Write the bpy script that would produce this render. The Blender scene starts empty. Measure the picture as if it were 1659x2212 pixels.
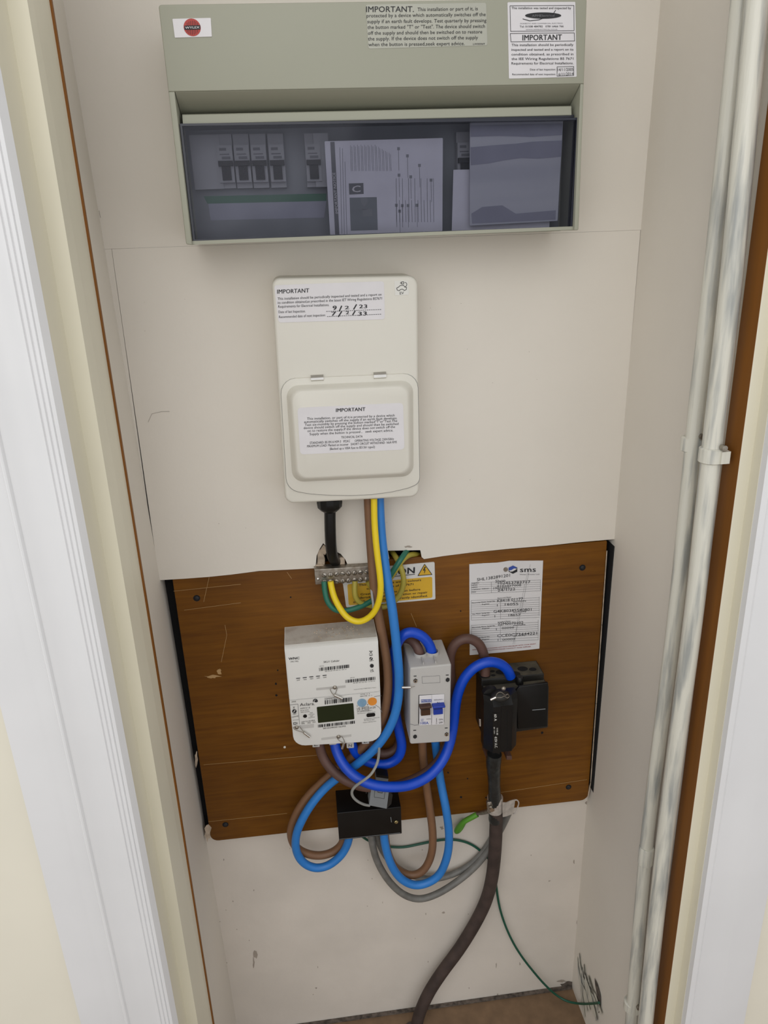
import bpy, bmesh, math, random
from mathutils import Vector, Matrix

# ---------------------------------------------------------------- camera, light, exposure
SC = bpy.context.scene
FL, PCX, PCY = 1600.0, 829.5, 1106.0           # focal length / centre for a 1659 x 2212 frame
RM = Matrix(((0.9924, -0.0750, 0.0979), (-0.1181, -0.3475, 0.9302), (-0.0358, -0.9347, -0.3537)))
CAM = Vector((0.0, -1.03, 1.49))
ax = RM.col[0].normalized(); az = RM.col[2].normalized()
ay = az.cross(ax).normalized(); ax = ay.cross(az).normalized()
RM = Matrix((ax, ay, az)).transposed()
cd = bpy.data.cameras.new('camera')
cam = bpy.data.objects.new('camera', cd)
SC.collection.objects.link(cam)
cd.sensor_fit = 'HORIZONTAL'; cd.sensor_width = 36.0; cd.lens = FL / 1659.0 * 36.0
cd.clip_start = 0.01
m4 = Matrix((ax, -ay, -az)).transposed().to_4x4(); m4.translation = CAM
cam.matrix_world = m4
SC.camera = cam

world = bpy.data.worlds.new('world'); SC.world = world
world.use_nodes = True
world.node_tree.nodes['Background'].inputs[0].default_value = (0.97, 0.98, 1.0, 1)
world.node_tree.nodes['Background'].inputs[1].default_value = 0.96

def area(name, loc, target, size, power, col):
    l = bpy.data.lights.new(name, 'AREA'); l.shape = 'DISK'; l.size = size; l.energy = power; l.color = col
    o = bpy.data.objects.new(name, l); SC.collection.objects.link(o); o.location = loc
    d = Vector(target) - Vector(loc); o.rotation_euler = d.to_track_quat('-Z', 'Y').to_euler()
    return o
area('hall_fill_light', (-0.40, -2.2, 2.3), (0.15, 0.0, 1.2), 1.8, 13.0, (1.0, 0.98, 0.94))  # unseen soft light, added to even out brightness inside the cupboard
SC.view_settings.view_transform = 'Standard'; SC.view_settings.look = 'None'
SC.view_settings.gamma = 1.0; SC.view_settings.use_curve_mapping = False
SC.view_settings.exposure = 0.0

# ---------------------------------------------------------------- measuring helpers
def ray(px, py): return RM @ Vector(((px - PCX) / FL, (py - PCY) / FL, 1.0))
def PY(px, py, y):
    d = ray(px, py); return CAM + d * ((y - CAM.y) / d.y)
def PX(px, py, x):
    d = ray(px, py); return CAM + d * ((x - CAM.x) / d.x)
def PZ(px, py, z):
    d = ray(px, py); return CAM + d * ((z - CAM.z) / d.z)
def XZ(px, py, y):
    v = PY(px, py, y); return (v.x, v.z)
def cm(ox, oy, s): return lambda x, y: (ox + x / s, oy + y / s)

# ---------------------------------------------------------------- materials
def srgb(r, g, b):
    f = lambda c: ((c / 255) / 12.92) if c <= 10 else (((c / 255) + 0.055) / 1.055) ** 2.4
    return (f(r), f(g), f(b), 1)
MATS = {}
def mat(name, col, rough=0.5, metal=0.0, var=0.06, scale=30.0, bump=0.0, bscale=200.0, stretch=(1, 1, 1), spec=0.5, col2=None, fac=(0.35, 0.65), coat=0.0):
    m = bpy.data.materials.new(name); m.use_nodes = True
    nt = m.node_tree; N = nt.nodes; L = nt.links
    p = N['Principled BSDF']
    p.inputs['Roughness'].default_value = rough; p.inputs['Metallic'].default_value = metal
    p.inputs['Specular IOR Level'].default_value = spec; p.inputs['Coat Weight'].default_value = coat
    tc = N.new('ShaderNodeTexCoord'); mp = N.new('ShaderNodeMapping'); mp.inputs['Scale'].default_value = stretch
    L.new(tc.outputs['Object'], mp.inputs[0])
    nz = N.new('ShaderNodeTexNoise'); nz.inputs['Scale'].default_value = scale; nz.inputs['Detail'].default_value = 5
    L.new(mp.outputs[0], nz.inputs['Vector'])
    cr = N.new('ShaderNodeValToRGB')
    c = Vector(col[:3])
    a = tuple(c * (1 - var)) + (1,); b = tuple(min(1, v) for v in c * (1 + var)) + (1,)
    if col2: a, b = col, col2
    cr.color_ramp.elements[0].color = a; cr.color_ramp.elements[1].color = b
    cr.color_ramp.elements[0].position = fac[0]; cr.color_ramp.elements[1].position = fac[1]
    L.new(nz.outputs['Fac'], cr.inputs[0]); L.new(cr.outputs[0], p.inputs['Base Color'])
    if bump:
        n2 = N.new('ShaderNodeTexNoise'); n2.inputs['Scale'].default_value = bscale; n2.inputs['Detail'].default_value = 3
        L.new(mp.outputs[0], n2.inputs['Vector'])
        bp = N.new('ShaderNodeBump'); bp.inputs['Strength'].default_value = bump; bp.inputs['Distance'].default_value = 0.002
        L.new(n2.outputs['Fac'], bp.inputs['Height']); L.new(bp.outputs[0], p.inputs['Normal'])
    MATS[name] = m
    return m
M = MATS
mat('wall_paint', (0.72, 0.675, 0.60, 1), 0.7, var=0.025, scale=4, bump=0.15, bscale=90)
mat('wall_paint_low', (0.68, 0.625, 0.555, 1), 0.75, var=0.05, scale=7, bump=0.25, bscale=60)
mat('hall_cream', (0.78, 0.74, 0.62, 1), 0.7, var=0.02, scale=5)
mat('gloss_white', (0.73, 0.73, 0.73, 1), 0.45, var=0.02, scale=8, bump=0.1, bscale=25)
mat('cream_gloss', (0.72, 0.68, 0.54, 1), 0.42, var=0.04, scale=10, bump=0.12, bscale=40, stretch=(1, 1, 0.3))
mat('varnish_brown', (0.20, 0.075, 0.012, 1), 0.45, var=0.12, scale=14, stretch=(3, 3, 0.2), spec=0.2)
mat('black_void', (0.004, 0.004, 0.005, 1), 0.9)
mat('fuse_grey', (0.335, 0.335, 0.262, 1), 0.5, var=0.02, scale=3)
mat('dark_interior', (0.25, 0.26, 0.27, 1), 0.6)
mat('breaker_white', (0.36, 0.36, 0.37, 1), 0.5)
mat('black_plastic', (0.006, 0.006, 0.006, 1), 0.36, var=0.2, spec=0.35)
mat('dusty_black', (0.010, 0.009, 0.008, 1), 0.5, col2=(0.03, 0.027, 0.02, 1), scale=18, fac=(0.5, 0.8))
mat('dusty_top', (0.035, 0.031, 0.022, 1), 0.85, col2=(0.11, 0.095, 0.065, 1), scale=25, fac=(0.35, 0.7), bump=0.4, bscale=200)
mat('green_strip', (0.06, 0.17, 0.10, 1), 0.5)
mat('strip_paper', (0.36, 0.36, 0.42, 1), 0.6)
mat('ev_plastic', (0.68, 0.655, 0.58, 1), 0.42, var=0.02, scale=4, bump=0.06, bscale=400)
mat('label_white', (0.69, 0.67, 0.68, 1), 0.4, var=0.02)
mat('label_pale', (0.70, 0.69, 0.64, 1), 0.4, var=0.02)
mat('label_clear', (0.41, 0.41, 0.345, 1), 0.3, var=0.02)
mat('ink', (0.012, 0.012, 0.014, 1), 0.6)
mat('ink_grey', (0.16, 0.16, 0.17, 1), 0.6)
mat('ink_red', (0.30, 0.02, 0.02, 1), 0.6)
mat('ink_blue', (0.03, 0.07, 0.33, 1), 0.6)
mat('chrome', (0.70, 0.68, 0.64, 1), 0.25, metal=1.0, var=0.1)
mat('dull_metal', (0.42, 0.39, 0.34, 1), 0.42, metal=0.9, col2=(0.22, 0.18, 0.14, 1), scale=150, fac=(0.3, 0.75))
mat('foil_metal', (0.62, 0.58, 0.54, 1), 0.45, metal=0.6, var=0.15, scale=90, bump=0.5, bscale=150)
mat('brass', (0.60, 0.48, 0.22, 1), 0.35, metal=0.9)
mat('meter_white', (0.70, 0.69, 0.655, 1), 0.42, var=0.015, scale=6)
mat('meter_top', (0.55, 0.52, 0.47, 1), 0.65, col2=(0.40, 0.35, 0.30, 1), scale=40, fac=(0.45, 0.72), bump=0.2, bscale=300)
mat('iso_grey', (0.50, 0.485, 0.46, 1), 0.5, var=0.03, scale=8, bump=0.1, bscale=500)
mat('cable_light_blue', (0.022, 0.19, 0.56, 1), 0.42, var=0.05)
mat('cable_dark_blue', (0.0, 0.058, 0.52, 1), 0.38, var=0.05)
mat('cable_brown', (0.20, 0.10, 0.048, 1), 0.5, var=0.08)
mat('cable_dark_brown', (0.105, 0.052, 0.038, 1), 0.55, var=0.12)
mat('cable_grey', (0.17, 0.165, 0.15, 1), 0.5, var=0.15, scale=60)
mat('armour_brown', (0.052, 0.034, 0.028, 1), 0.72, var=0.25, scale=40, bump=0.3, bscale=120)
mat('black_tape', (0.018, 0.020, 0.020, 1), 0.33, var=0.3, scale=60, bump=0.6, bscale=90)
mat('wire_grey', (0.28, 0.28, 0.26, 1), 0.5)
mat('wire_white', (0.35, 0.36, 0.37, 1), 0.5)
mat('clamp_grey', (0.21, 0.225, 0.235, 1), 0.55, var=0.03)
mat('sign_yellow', (0.62, 0.37, 0.025, 1), 0.35, var=0.04)
mat('sign_white', (0.62, 0.61, 0.58, 1), 0.35, var=0.02)
mat('paper', (0.66, 0.645, 0.64, 1), 0.8, var=0.03, scale=8)
mat('leaflet_ink', (0.30, 0.30, 0.32, 1), 0.6)
mat('lavender_paper', (0.76, 0.74, 0.80, 1), 0.7, var=0.04)
mat('lcd', (0.012, 0.020, 0.006, 1), 0.25)
mat('orange', (0.72, 0.26, 0.03, 1), 0.45)
mat('port_blue', (0.20, 0.34, 0.47, 1), 0.4, var=0.1, scale=90)
mat('toggle_brown', (0.06, 0.025, 0.012, 1), 0.4)
mat('toggle_blue', (0.012, 0.04, 0.33, 1), 0.38)
mat('logo_red', (0.42, 0.035, 0.025, 1), 0.5)
mat('plaster', (0.46, 0.37, 0.28, 1), 0.95, var=0.25, scale=80, bump=0.8, bscale=120)
mat('rubble', (0.10, 0.08, 0.065, 1), 0.95, var=0.5, scale=120, bump=0.8, bscale=200)
mat('floor_brown', (0.20, 0.125, 0.070, 1), 0.8, var=0.12, scale=40, bump=0.2, bscale=60)
mat('pipe_paint', (0.66, 0.645, 0.56, 1), 0.30, col2=(0.34, 0.35, 0.33, 1), scale=22, stretch=(4, 4, 0.35), fac=(0.46, 0.66), bump=0.25, bscale=60)
mat('scuff', (0.36, 0.31, 0.26, 1), 0.9)
mat('crack', (0.33, 0.30, 0.26, 1), 0.9)
mat('chip_white', (0.72, 0.68, 0.60, 1), 0.8)
mat('scratch_tan', (0.42, 0.26, 0.11, 1), 0.6)

# board: varnished plywood, grain running sideways
def wood():
    m = bpy.data.materials.new('board_wood'); m.use_nodes = True
    N = m.node_tree.nodes; L = m.node_tree.links; p = N['Principled BSDF']
    p.inputs['Roughness'].default_value = 0.45; p.inputs['Specular IOR Level'].default_value = 0.28
    tc = N.new('ShaderNodeTexCoord'); mp = N.new('ShaderNodeMapping'); mp.inputs['Scale'].default_value = (1.2, 1.0, 22.0)
    L.new(tc.outputs['Object'], mp.inputs[0])
    n1 = N.new('ShaderNodeTexNoise'); n1.inputs['Scale'].default_value = 6; n1.inputs['Detail'].default_value = 8; n1.inputs['Roughness'].default_value = 0.65
    L.new(mp.outputs[0], n1.inputs['Vector'])
    c1 = N.new('ShaderNodeValToRGB'); e = c1.color_ramp.elements
    e[0].position = 0.3; e[0].color = (0.125, 0.043, 0.003, 1); e[1].position = 0.72; e[1].color = (0.215, 0.084, 0.006, 1)
    L.new(n1.outputs['Fac'], c1.inputs[0])
    n2 = N.new('ShaderNodeTexNoise'); n2.inputs['Scale'].default_value = 5; n2.inputs['Detail'].default_value = 4
    L.new(tc.outputs['Object'], n2.inputs['Vector'])
    c2 = N.new('ShaderNodeValToRGB'); e = c2.color_ramp.elements
    e[0].position = 0.35; e[0].color = (0.72, 0.70, 0.68, 1); e[1].position = 0.65; e[1].color = (1.05, 1.05, 1.1, 1)
    L.new(n2.outputs['Fac'], c2.inputs[0])
    mx = N.new('ShaderNodeMix'); mx.data_type = 'RGBA'; mx.blend_type = 'MULTIPLY'; mx.inputs[0].default_value = 1
    L.new(c1.outputs[0], mx.inputs[6]); L.new(c2.outputs[0], mx.inputs[7])
    L.new(mx.outputs[2], p.inputs['Base Color'])
    MATS['board_wood'] = m
wood()

def stripe_mat(name, yel, gre, w0, w1, rough=0.4):
    """two-colour insulation: u runs round the cable"""
    m = bpy.data.materials.new(name); m.use_nodes = True
    N = m.node_tree.nodes; L = m.node_tree.links; p = N['Principled BSDF']; p.inputs['Roughness'].default_value = rough
    uv = N.new('ShaderNodeUVMap'); uv.uv_map = 'UVMap'; sp = N.new('ShaderNodeSeparateXYZ'); L.new(uv.outputs[0], sp.inputs[0])
    cr = N.new('ShaderNodeValToRGB'); cr.color_ramp.interpolation = 'CONSTANT'
    e = cr.color_ramp.elements; e[0].position = 0; e[0].color = gre; e[1].position = w0; e[1].color = yel
    x = e.new(w1); x.color = gre
    L.new(sp.outputs[0], cr.inputs[0]); L.new(cr.outputs[0], p.inputs['Base Color'])
    MATS[name] = m
stripe_mat('earth_bright', (0.02, 0.19, 0.05, 1), (0.78, 0.58, 0.01, 1), 0.46, 0.87)
stripe_mat('earth_old', (0.09, 0.17, 0.045, 1), (0.36, 0.30, 0.045, 1), 0.48, 0.86)
stripe_mat('earth_green', (0.45, 0.42, 0.17, 1), (0.015, 0.14, 0.09, 1), 0.76, 0.93)
stripe_mat('earth_stub', (0.45, 0.38, 0.05, 1), (0.10, 0.30, 0.03, 1), 0.45, 0.95)
stripe_mat('earth_thin', (0.30, 0.31, 0.14, 1), (0.008, 0.085, 0.05, 1), 0.0, 0.22)

# tinted clear lid
def lid_mat():
    m = bpy.data.materials.new('tinted_lid'); m.use_nodes = True
    N = m.node_tree.nodes; L = m.node_tree.links
    for n in list(N): N.remove(n)
    out = N.new('ShaderNodeOutputMaterial'); t = N.new('ShaderNodeBsdfTransparent'); t.inputs[0].default_value = (0.75, 0.755, 0.785, 1)
    g = N.new('ShaderNodeBsdfGlossy'); g.inputs['Roughness'].default_value = 0.08; g.inputs[0].default_value = (0.5, 0.51, 0.58, 1)
    mx = N.new('ShaderNodeMixShader'); lw = N.new('ShaderNodeFresnel'); lw.inputs[0].default_value = 1.30
    L.new(lw.outputs[0], mx.inputs[0]); L.new(t.outputs[0], mx.inputs[1]); L.new(g.outputs[0], mx.inputs[2]); L.new(mx.outputs[0], out.inputs[0])
    MATS['tinted_lid'] = m
lid_mat()
mat('lid_rim', (0.008, 0.010, 0.022, 1), 0.3)

def sleeve_mat():  # soft horizontal bands of two pale greys
    m = bpy.data.materials.new('sleeve_banded'); m.use_nodes = True
    N = m.node_tree.nodes; L = m.node_tree.links; p = N['Principled BSDF']; p.inputs['Roughness'].default_value = 0.35
    tc = N.new('ShaderNodeTexCoord'); mp = N.new('ShaderNodeMapping'); mp.inputs['Scale'].default_value = (2.0, 1, 11.0)
    L.new(tc.outputs['Object'], mp.inputs[0])
    n = N.new('ShaderNodeTexNoise'); n.inputs['Scale'].default_value = 2.3; n.inputs['Detail'].default_value = 2; L.new(mp.outputs[0], n.inputs['Vector'])
    c = N.new('ShaderNodeValToRGB'); e = c.color_ramp.elements
    e[0].position = 0.35; e[0].color = (0.48, 0.48, 0.53, 1); e[1].position = 0.7; e[1].color = (0.62, 0.62, 0.65, 1)
    L.new(n.outputs['Fac'], c.inputs[0]); L.new(c.outputs[0], p.inputs['Base Color'])
    MATS['sleeve_banded'] = m
sleeve_mat()

# ---------------------------------------------------------------- object helpers
ORG = {}
def put(o):
    SC.collection.objects.link(o); return o
def thing(name, label, cat, loc, group=None):
    o = bpy.data.objects.new(name, None); o.empty_display_size = 0.02; put(o)
    o.location = loc; ORG[o.name] = Vector(loc)
    o['label'] = label; o['category'] = cat
    if group: o['group'] = group
    return o
def mesh_of(name, bm, m, off, smooth=True, recalc=True):
    if recalc: bmesh.ops.recalc_face_normals(bm, faces=bm.faces)
    bmesh.ops.translate(bm, verts=bm.verts, vec=-off)
    me = bpy.data.meshes.new(name); bm.to_mesh(me); bm.free()
    me.materials.append(MATS[m])
    if smooth:
        me.shade_smooth(); me.set_sharp_from_angle(angle=math.radians(34))
    return me
def part(name, bm, m, parent, label=None, smooth=True, recalc=True):
    off = ORG[parent.name]
    o = put(bpy.data.objects.new(name, mesh_of(name, bm, m, off, smooth, recalc)))
    ORG[o.name] = off; o.parent = parent
    if label: o['label'] = label
    return o
def solo(name, bm, m, label, cat, group=None, smooth=True):
    lo = Vector((min(v.co.x for v in bm.verts), min(v.co.y for v in bm.verts), min(v.co.z for v in bm.verts)))
    hi = Vector((max(v.co.x for v in bm.verts), max(v.co.y for v in bm.verts), max(v.co.z for v in bm.verts)))
    off = Vector(((lo.x + hi.x) / 2, (lo.y + hi.y) / 2, lo.z))
    o = put(bpy.data.objects.new(name, mesh_of(name, bm, m, off, smooth)))
    o.location = off; ORG[o.name] = off
    o['label'] = label; o['category'] = cat
    if group: o['group'] = group
    return o
def struct(name, bm, m, smooth=False):
    o = put(bpy.data.objects.new(name, mesh_of(name, bm, m, Vector((0, 0, 0)), smooth)))
    ORG[o.name] = Vector((0, 0, 0)); o['kind'] = 'structure'
    return o
def B(): return bmesh.new()

def rounded(pts, rc, seg=5):
    n = len(pts); out = []
    P = [Vector(p) for p in pts]
    for i in range(n):
        r = rc[i] if isinstance(rc, (list, tuple)) else rc
        a, b, c = P[i - 1], P[i], P[(i + 1) % n]
        if r <= 1e-6: out.append(b); continue
        u = (a - b).normalized(); v = (c - b).normalized()
        ang = u.angle(v)
        if ang > math.pi - 0.05: out.append(b); continue
        t = min(r / math.tan(ang / 2), (a - b).length * 0.49, (c - b).length * 0.49)
        rr = t * math.tan(ang / 2)
        cen = b + (u + v).normalized() * (rr / math.sin(ang / 2))
        p0 = b + u * t; p1 = b + v * t
        a0 = math.atan2(p0.y - cen.y, p0.x - cen.x); a1 = math.atan2(p1.y - cen.y, p1.x - cen.x)
        d = (a1 - a0 + math.pi) % (2 * math.pi) - math.pi
        for k in range(seg + 1):
            q = a0 + d * k / seg
            out.append(cen + Vector((math.cos(q), math.sin(q))) * rr)
    return out
def inset(pts, d):
    n = len(pts); area2 = sum(pts[i - 1].x * pts[i].y - pts[i].x * pts[i - 1].y for i in range(n))
    s = 1 if area2 > 0 else -1; out = []
    for i in range(n):
        a, b, c = pts[i - 1], pts[i], pts[(i + 1) % n]
        e1 = b - a; e2 = c - b
        if e1.length < 1e-9 or e2.length < 1e-9: out.append(b.copy()); continue
        e1.normalize(); e2.normalize()
        n1 = Vector((-e1.y, e1.x)) * s; n2 = Vector((-e2.y, e2.x)) * s
        k = max(0.35, 1 + n1.dot(n2))
        out.append(b + (n1 + n2) * (d / k))
    return out
def prism(bm, pts, yb, yf, rc=0.0, bev=0.0, seg=5, bseg=3):
    """outline in X-Z, extruded from yb (back) to yf (front, nearer the camera)"""
    P = rounded(pts, rc, seg) if (isinstance(rc, (list, tuple)) or rc > 0) else [Vector(p) for p in pts]
    rings = [(P, yb)]
    s = 1 if yf < yb else -1
    if bev > 0:
        for k in range(bseg + 1):
            a = math.pi / 2 * k / bseg
            rings.append((inset(P, bev * (1 - math.cos(a))), yf + s * bev * (1 - math.sin(a))))
    else: rings.append((P, yf))
    vs = [[bm.verts.new((p.x, y, p.y)) for p in R] for R, y in rings]
    n = len(P)
    for a, b in zip(vs, vs[1:]):
        for i in range(n):
            bm.faces.new((a[i], a[(i + 1) % n], b[(i + 1) % n], b[i]))
    bm.faces.new(vs[0]); bm.faces.new(vs[-1])
    return bm
def q(Y, *pp): return [XZ(p[0], p[1], Y) for p in pp]
def box(bm, x0, x1, y0, y1, z0, z1):
    return prism(bm, [(x0, z0), (x1, z0), (x1, z1), (x0, z1)], max(y0, y1), min(y0, y1))
def profx(bm, prof, x0, x1):
    """(y,z) profile extruded sideways"""
    a = [bm.verts.new((x0, y, z)) for y, z in prof]; b = [bm.verts.new((x1, y, z)) for y, z in prof]
    n = len(prof)
    for i in range(n): bm.faces.new((a[i], a[(i + 1) % n], b[(i + 1) % n], b[i]))
    bm.faces.new(a); bm.faces.new(b)
    return bm
def loft(bm, loops):
    vs = [[bm.verts.new(p) for p in L] for L in loops]; n = len(vs[0])
    for a, b in zip(vs, vs[1:]):
        for i in range(n): bm.faces.new((a[i], a[(i + 1) % n], b[(i + 1) % n], b[i]))
    bm.faces.new(vs[0]); bm.faces.new(vs[-1])
    return bm
def frame(bm, outer, inner, yb, yf):
    """ring between two outlines with the same number of points"""
    n = len(outer)
    V = [[bm.verts.new((p[0], y, p[1])) for p in R] for R, y in ((outer, yb), (outer, yf), (inner, yf), (inner, yb))]
    for k in range(4):
        a, b = V[k], V[(k + 1) % 4]
        for i in range(n): bm.faces.new((a[i], a[(i + 1) % n], b[(i + 1) % n], b[i]))
    return bm
def catmull(P, sub):
    out = []; n = len(P)
    for i in range(n - 1):
        p0 = P[i - 1] if i > 0 else P[0] * 2 - P[1]; p1 = P[i]; p2 = P[i + 1]
        p3 = P[i + 2] if i + 2 < n else P[-1] * 2 - P[-2]
        for k in range(sub):
            t = k / sub
            out.append(0.5 * ((2 * p1) + (-p0 + p2) * t + (2 * p0 - 5 * p1 + 4 * p2 - p3) * t * t + (-p0 + 3 * p1 - 3 * p2 + p3) * t ** 3))
    out.append(P[-1].copy()); return out
def tube(bm, P, r, n=14, sub=6, smooth_path=True):
    P = [Vector(p) for p in P]
    pts = catmull(P, sub) if smooth_path and len(P) > 2 else P
    if smooth_path and len(pts) > 8:
        for _ in range(3):
            pts = [pts[0]] + [(pts[i - 1] + pts[i] * 2 + pts[i + 1]) / 4 for i in range(1, len(pts) - 1)] + [pts[-1]]
    uvl = bm.loops.layers.uv.verify()
    ref = Vector((0, -1, 0)); rings = []
    prev = None
    for i, p in enumerate(pts):
        t = (pts[min(i + 1, len(pts) - 1)] - pts[max(i - 1, 0)]).normalized()
        if prev is None:
            u = ref - t * ref.dot(t)
            if u.length < 1e-4: u = Vector((1, 0, 0)) - t * t.x
        else:
            u = prev - t * prev.dot(t)
        u.normalize(); prev = u; v = t.cross(u)
        rr = r(i / (len(pts) - 1)) if callable(r) else r
        rings.append([bm.verts.new(p + (u * math.cos(2 * math.pi * k / n) + v * math.sin(2 * math.pi * k / n)) * rr) for k in range(n)])
    for a, b in zip(rings, rings[1:]):
        for k in range(n):
            f = bm.faces.new((a[k], a[(k + 1) % n], b[(k + 1) % n], b[k]))
            us = (k / n, (k + 1) / n, (k + 1) / n, k / n)
            for l, uu in zip(f.loops, us): l[uvl].uv = (uu, 0)
    bm.faces.new(rings[0][::-1]); bm.faces.new(rings[-1])
    return bm
def disc(bm, c, r, y0, y1, n=20, rx=None):
    prism(bm, [(c[0] + (rx or r) * math.cos(2 * math.pi * k / n), c[1] + r * math.sin(2 * math.pi * k / n)) for k in range(n)], y0, y1)
    return bm
def dome(bm, c, r, y0, h, n=16):
    """low round screw head facing the camera"""
    loops = []
    for k in range(5):
        a = math.pi / 2 * k / 4 * 0.92
        loops.append([Vector((c[0] + r * math.cos(a) * math.cos(2 * math.pi * j / n), y0 - h * math.sin(a), c[1] + r * math.cos(a) * math.sin(2 * math.pi * j / n))) for j in range(n)])
    return loft(bm, loops)
def lathe(bm, c, prof, n=24):
    """vertical axis at (x,y); prof = [(r,z)...]"""
    return loft(bm, [[Vector((c[0] + r * math.cos(2 * math.pi * k / n), c[1] + r * math.sin(2 * math.pi * k / n), z)) for k in range(n)] for r, z in prof])

def text(bm, s, p0, p1, up, Y, bold=0.0, xs=0, fit=True, eps=0.0004):
    """writing with its baseline from p0 to p1 on the plane y=Y; up = vector to the cap top, in photo pixels"""
    if isinstance(up, (int, float)): up = (0, -up)
    A = PY(p0[0], p0[1], Y - eps); Bv = PY(p1[0], p1[1], Y - eps); U = PY(p0[0] + up[0], p0[1] + up[1], Y - eps) - A
    cu = bpy.data.curves.new('t', 'FONT'); cu.body = s; cu.size = 1.0; cu.resolution_u = 2; cu.fill_mode = 'FRONT'; cu.space_character = 1.0 + bold
    cu.dimensions = '2D'
    ob = bpy.data.objects.new('t', cu); SC.collection.objects.link(ob)
    dg = bpy.context.evaluated_depsgraph_get(); dg.update()
    me = ob.evaluated_get(dg).to_mesh()
    xsn = [v.co.x for v in me.vertices]
    if xsn:
        x0, x1 = min(xsn), max(xsn); E = Bv - A; cap = 0.70
        En = E.normalized() * U.length
        for k, sh in enumerate((0,) if bold < .01 else (-1, 1) if bold < .03 else (-1, 0, 1)):
            D = En * (sh * bold * 0.85) + Vector((0, -.00002 * k, 0))
            vs = [bm.verts.new(A + D + E * ((v.co.x - x0) / max(1e-6, x1 - x0)) + U * (v.co.y / cap)) for v in me.vertices]
            for f in me.polygons:
                try: bm.faces.new([vs[i] for i in f.vertices])
                except ValueError: pass
    ob.evaluated_get(dg).to_mesh_clear()
    bpy.data.objects.remove(ob); bpy.data.curves.remove(cu)
def line(bm, pts, w, Y, eps=0.0004, closed=False):
    """flat drawn line, w in photo pixels"""
    P = list(pts) + ([pts[0]] if closed else [])
    for a, b in zip(P, P[1:]):
        d = Vector((b[0] - a[0], b[1] - a[1])); L = d.length
        if L < 1e-6: continue
        nn = Vector((-d.y, d.x)) / L * (w / 2); e = d / L * (w * 0.25)
        c = [(a[0] + nn.x - e.x, a[1] + nn.y - e.y), (b[0] + nn.x + e.x, b[1] + nn.y + e.y), (b[0] - nn.x + e.x, b[1] - nn.y + e.y), (a[0] - nn.x - e.x, a[1] - nn.y - e.y)]
        bm.faces.new([bm.verts.new(PY(x, y, Y - eps)) for x, y in c])
def blob(bm, c, rx, ry, Y, seed=0, n=12, jit=0.35, eps=0.0004):
    rnd = random.Random(seed)
    bm.faces.new([bm.verts.new(PY(c[0] + rx * math.cos(2 * math.pi * k / n) * (1 - jit * rnd.random()), c[1] + ry * math.sin(2 * math.pi * k / n) * (1 - jit * rnd.random()), Y - eps)) for k in range(n)])
def poly(bm, pts, Y, eps=0.0004):
    bm.faces.new([bm.verts.new(PY(x, y, Y - eps)) for x, y in pts])
def bars(bm, p0, p1, up, Y, n=60, seed=1, eps=0.0004):
    rnd = random.Random(seed); t = 0.0; L = []
    while t < 1.0:
        w = rnd.choice((0.6, 0.6, 1.2, 1.8)) / n; g = rnd.choice((0.5, 0.9, 1.3)) / n
        L.append((t, min(1, t + w))); t += w + g
    d = (p1[0] - p0[0], p1[1] - p0[1])
    for a, b in L:
        poly(bm, [(p0[0] + d[0] * a, p0[1] + d[1] * a), (p0[0] + d[0] * b, p0[1] + d[1] * b), (p0[0] + d[0] * b + up[0], p0[1] + d[1] * b + up[1]), (p0[0] + d[0] * a + up[0], p0[1] + d[1] * a + up[1])], Y, eps)
def panel_px(bm, pts, yb, yf, rpx=0.0, bev=0.0):
    """plate whose front outline is measured on the photo"""
    P = q(yf, *pts)
    k = (Vector(PY(pts[0][0] + 1, pts[0][1], yf)) - PY(pts[0][0], pts[0][1], yf)).length
    return prism(bm, P, yb, yf, rpx * k if not isinstance(rpx, (list, tuple)) else [r * k for r in rpx], bev)

# ================================================================ THE CUPBOARD
ZT = 2.15
def lineX(pa, pb, Y, z):                       # x of a near-vertical photo line on plane Y at height z
    a = PY(pa[0], pa[1], Y); b = PY(pb[0], pb[1], Y)
    return a.x + (b.x - a.x) * (z - a.z) / (b.z - a.z)
LC = lambda z: lineX((136, 0), (490, 2116), 0.0, z)
RC = lambda z: lineX((1427, 0), (1251, 2050), 0.0, z)
# floor
struct('floor', box(B(), -1.6, 1.9, 0.3, -2.6, -0.05, 0.0), 'floor_brown')
struct('ceiling', box(B(), -1.6, 1.9, 0.3, -0.31, ZT, ZT + 0.05), 'wall_paint')
# left and right cupboard walls (slightly out of plumb, as in the photo)
def sidewall(name, fx, yb, yf, s):
    bm = B(); L = []
    for z in (0.0, ZT):
        x = fx(z); L.append([Vector((x, yb, z)), Vector((x, yf, z)), Vector((x + s * 0.05, yf, z)), Vector((x + s * 0.05, yb, z))])
    return struct(name, loft(bm, L), 'wall_paint')
sidewall('wall_left', LC, 0.14, -0.205, -1)
sidewall('wall_right', RC, 0.14, -0.268, 1)
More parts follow.
